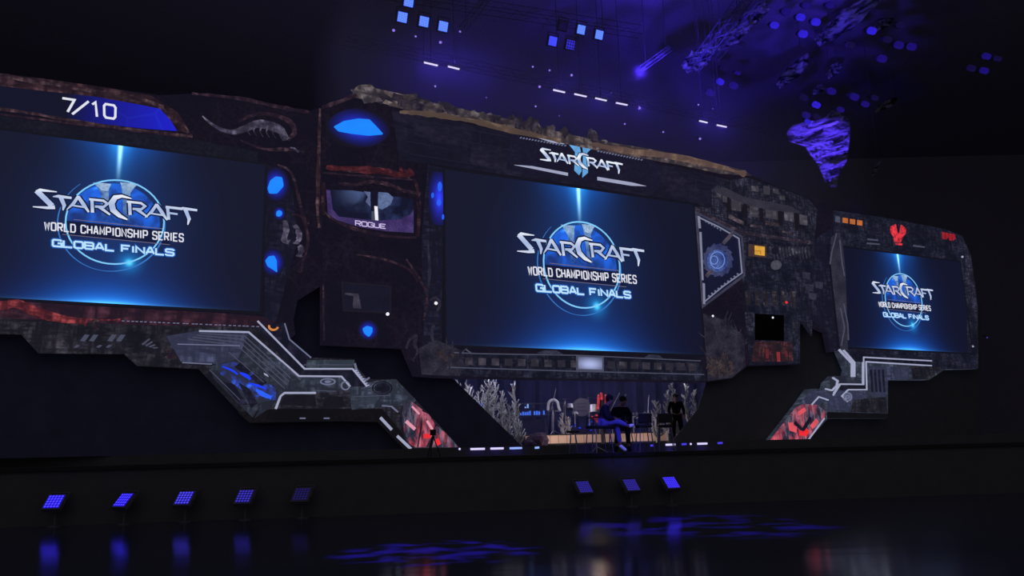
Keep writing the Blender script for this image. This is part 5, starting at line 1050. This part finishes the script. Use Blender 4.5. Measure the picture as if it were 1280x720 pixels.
# camera tripod in front of the left wing tip
tp = thing('camera_tripod', 'black camera tripod standing in front of the red tip of the left wing', 'tripod', (at_y(540, 562, 20.4).x, 20.4, ZS)); c = Vector((at_y(541, 562, 20.4).x, 20.4, ZS)); hd_ = at_y(541, 541, 20.4)
for a_ in (.3, 2.4, 4.5): bm = bmesh.new(); tube(bm, [hd_-Vector((0, 0, .06)), Vector((c.x+.2*math.cos(a_), c.y+.2*math.sin(a_), ZS))], .014, 6); part('leg', bm, m_black, tp)
part('camera_body', B(((hd_.x-.06, 20.3, hd_.z-.06), (hd_.x+.07, 20.55, hd_.z+.08))), m_black, tp); bm = bmesh.new(); tube(bm, [hd_+Vector((.0, .0, .05)), at_y(546, 530, 20.4)], .012, 6); part('pan_arm', bm, m_black, tp)
# ------------------------------------------------------------------ people
def skin(name, verts, edges, mat, parent, sub=2, label=None):
    """verts: (point, radius or (rx,ry)); the first vertex is the root"""
    me = bpy.data.meshes.new(name); iv = TM[parent.name].inverted()
    me.from_pydata([iv @ Vector(v[0]) for v in verts], edges, []); o = bpy.data.objects.new(name, me); COL.objects.link(o)
    md = o.modifiers.new('s', 'SKIN'); md.use_smooth_shade = True
    for i, v in enumerate(verts):
        sv = me.skin_vertices[0].data[i]; r = v[1] if isinstance(v[1], tuple) else (v[1], v[1]); sv.radius = r; sv.use_root = (i == 0)
    sb = o.modifiers.new('u', 'SUBSURF'); sb.levels = sub; sb.render_levels = sub
    bpy.context.view_layer.update(); dg = bpy.context.evaluated_depsgraph_get(); m2 = bpy.data.meshes.new_from_object(o.evaluated_get(dg))
    o.modifiers.clear(); o.data = m2; m2.name = name; m2.materials.clear(); m2.materials.append(mat)
    for p in m2.polygons: p.use_smooth = True
    o.parent = parent
    if label: o['label'] = label
    return reg(o, TM[parent.name])
m_face = plain('face_skin', (120, 88, 78), .6); m_hair = plain('dark_hair', (20, 17, 18), .8)
def hand(wrist, direc, side, s=1.0):
    """five fingers rooted in a palm, as skin vertices added to a body"""
    d = Vector(direc).normalized(); sd = Vector(side).normalized(); n = d.cross(sd)
    V = [(wrist+d*.05*s, (.034*s, .02*s)), (wrist+d*.09*s, (.038*s, .017*s))]; Eg = [(0, 1)]
    for i, (o_, l_) in enumerate(((-.03, .065), (-.01, .078), (.01, .072), (.028, .056))):
        a = wrist+d*.1*s+sd*o_*s; b = a+d*l_*.55*s-n*.012*s; c_ = b+d*l_*.35*s-n*.03*s; k_ = len(V)
        V += [(a, .0095*s), (b, .0088*s), (c_, .0078*s)]; Eg += [(1, k_), (k_, k_+1), (k_+1, k_+2)]
    k_ = len(V); V += [(wrist+d*.05*s-sd*.035*s, .011*s), (wrist+d*.085*s-sd*.06*s-n*.015*s, .0095*s)]; Eg += [(0, k_), (k_, k_+1)]
    return V, Eg
def person(label, J, face, m_top, m_leg_, m_shoe):
    """J: pelvis chest neck head, shoulders, elbows, wrists, hips, knees, ankles, toes as world points"""
    V3 = {k_: Vector(v_) for k_, v_ in J.items()}; t = thing('person', label, 'person', J['base']); f = Vector(face).normalized()
    V = []; Eg = []; ix = {}
    def add(k_, p, r, to=None):
        ix[k_] = len(V); V.append((Vector(p), r))
        if to is not None: Eg.append((ix[to], ix[k_]))
    P = V3; add('pelvis', P['pelvis'], (.13, .11)); add('belly', P['pelvis'].lerp(P['chest'], .5), (.125, .1), 'pelvis'); add('chest', P['chest'], (.15, .115), 'belly'); add('neck', P['neck'], .055, 'chest')
    add('jaw', P['head']-Vector((0, 0, .055))+f*.015, (.062, .07), 'neck'); add('skull', P['head']+Vector((0, 0, .035)), (.074, .085), 'jaw')
    for s in 'lr':
        add('sh'+s, P['sh'+s], .058, 'chest'); add('el'+s, P['el'+s], .043, 'sh'+s); add('wr'+s, P['wr'+s], .028, 'el'+s)
        add('hp'+s, P['hp'+s], .095, 'pelvis'); add('kn'+s, P['kn'+s], .06, 'hp'+s); add('an'+s, P['an'+s], .042, 'kn'+s); add('to'+s, P['to'+s], .035, 'an'+s)
        d_ = (P['wr'+s]-P['el'+s]).normalized(); sd_ = d_.cross(Vector((0, 0, 1))).normalized(); hv, he = hand(P['wr'+s], d_, sd_ if s == 'l' else -sd_); k0 = len(V); V.extend(hv); Eg.extend([(a+k0, b+k0) for a, b in he]); Eg.append((ix['wr'+s], k0))
    skin('body', V, Eg, m_face, t)
    # face details and hair
    hd2 = P['head']; sd = f.cross(Vector((0, 0, 1))).normalized(); bm = bmesh.new()
    tube(bm, [hd2+f*.085+Vector((0, 0, .02)), hd2+f*.108-Vector((0, 0, .02)), hd2+f*.088-Vector((0, 0, .03))], [.008, .016, .01], 8); part('nose', bm, m_face, t, smooth=True)
    for s in (-1, 1): bm = bmesh.new(); ball(bm, hd2+sd*.08*s, .028, 1, (.5, .7, 1.1)); part('ear', bm, m_face, t, smooth=True); bm = bmesh.new(); ball(bm, hd2+f*.078+sd*.03*s+Vector((0, 0, .015)), .012, 1); part('eye', bm, m_black, t, smooth=True)
    bm = bmesh.new(); tube(bm, [hd2+f*.082-sd*.022-Vector((0, 0, .052)), hd2+f*.086-sd*-.022-Vector((0, 0, .052))], .007, 6); part('mouth', bm, plain('lip', (110, 60, 58)), t)
    bm = bmesh.new(); ball(bm, hd2-f*.018+Vector((0, 0, .05)), .098, 3, (1, 1, .95), .12); part('hair', bm, m_hair, t, smooth=True)
    # clothes over the body
    g = .022; Vt = [(P['pelvis']+Vector((0, 0, .02)), (.15, .13)), (P['pelvis'].lerp(P['chest'], .5), (.148, .122)), (P['chest'], (.172, .135)), (P['neck']-Vector((0, 0, .04)), .075)]; Et = [(0, 1), (1, 2), (2, 3)]
    for s in 'lr':
        k0 = len(Vt); Vt += [(P['sh'+s], .075), (P['el'+s], .058), (P['wr'+s]+(P['el'+s]-P['wr'+s])*.1, .042)]; Et += [(2, k0), (k0, k0+1), (k0+1, k0+2)]
    skin('jacket', Vt, Et, m_top, t)
    Vt = [(P['pelvis'], (.152, .132))]; Et = []
    for s in 'lr':
        k0 = len(Vt); Vt += [(P['hp'+s], .112), (P['kn'+s], .078), (P['an'+s]+(P['kn'+s]-P['an'+s])*.12, .058)]; Et += [(0, k0), (k0, k0+1), (k0+1, k0+2)]
    skin('trousers', Vt, Et, m_leg_, t)
    for s in 'lr':
        a, b = P['an'+s], P['to'+s]; skin('shoe', [(a-(b-a)*.15-Vector((0, 0, .0)), .048), (a.lerp(b, .5), .048), (b, .036)], [(0, 1), (1, 2)], m_shoe, t)
    return t
def pj(px, py, Y): return at_y(px, py, Y)
m_jack = plain('dark_navy_jacket', (22, 20, 44), .8); m_jean = plain('blue_trousers', (96, 96, 170), .8); m_sneak = plain('pale_shoe', (235, 238, 245), .5); m_blk = plain('black_clothes', (9, 9, 14), .95, 0, .05)
Y = 19.85
person('person seated on a stool in profile with legs crossed, dark jacket and blue lit trousers', dict(base=(pj(752, 560, Y).x, Y, ZS+.66), pelvis=pj(752, 528.5, Y), chest=pj(755, 513, Y), neck=pj(759, 505.5, Y), head=pj(762.5, 500, Y), shl=pj(755, 510, Y+.18), shr=pj(756, 510, Y-.18), ell=pj(761, 521, Y+.26), elr=pj(759, 522, Y-.24), wrl=pj(769, 523, Y+.1), wrr=pj(769, 524, Y-.12),
       hpl=pj(754, 529, Y+.1), hpr=pj(754, 529, Y-.1), knl=pj(771, 530, Y+.06), knr=pj(772, 526.5, Y-.08), anl=pj(775, 557, Y+.04), anr=pj(786, 533, Y-.06), tol=pj(783, 563.5, Y+.02), tor=pj(793, 531, Y-.06)), (1, -.15, -.1), m_jack, m_jean, m_sneak)
Y = 20.95
person('person seated in black behind the one in blue trousers, facing the audience', dict(base=(pj(778, 560, Y).x, Y, ZS+.66), pelvis=pj(777, 531, Y), chest=pj(776, 515, Y), neck=pj(777, 507, Y), head=pj(779, 501.5, Y-.05), shl=pj(784.5, 512, Y), shr=pj(767.5, 512, Y), ell=pj(788, 522, Y-.1), elr=pj(764, 523, Y-.1), wrl=pj(783, 528, Y-.3), wrr=pj(771, 528, Y-.3),
       hpl=pj(781, 532, Y-.05), hpr=pj(773, 532, Y-.05), knl=pj(784, 531, Y-.48), knr=pj(772, 531, Y-.48), anl=pj(786, 559, Y-.5), anr=pj(771, 559, Y-.5), tol=pj(788, 564, Y-.7), tor=pj(769, 564, Y-.7)), (.4, -1, -.05), m_blk, m_blk, m_blk)
Y = 28.7; X0 = pj(848, 555, Y).x; zz = ZD; V_ = lambda x, y, z: Vector((X0+x, Y+y, zz+z))
person('person standing in black in front of the white trees at right', dict(base=(X0, Y, ZD), pelvis=V_(0, 0, .93), chest=V_(0, 0, 1.3), neck=V_(0, 0, 1.47), head=V_(0, -.02, 1.6), shl=V_(.19, 0, 1.4), shr=V_(-.19, 0, 1.4), ell=V_(.27, 0, 1.12), elr=V_(-.27, 0, 1.12), wrl=V_(.22, -.16, .93), wrr=V_(-.22, -.16, .93),
       hpl=V_(.1, 0, .9), hpr=V_(-.1, 0, .9), knl=V_(.13, -.02, .5), knr=V_(-.13, -.02, .5), anl=V_(.15, 0, .09), anr=V_(-.15, 0, .09), tol=V_(.18, -.17, .045), tor=V_(-.18, -.17, .045)), (-.4, -1, 0), m_blk, m_blk, m_blk)
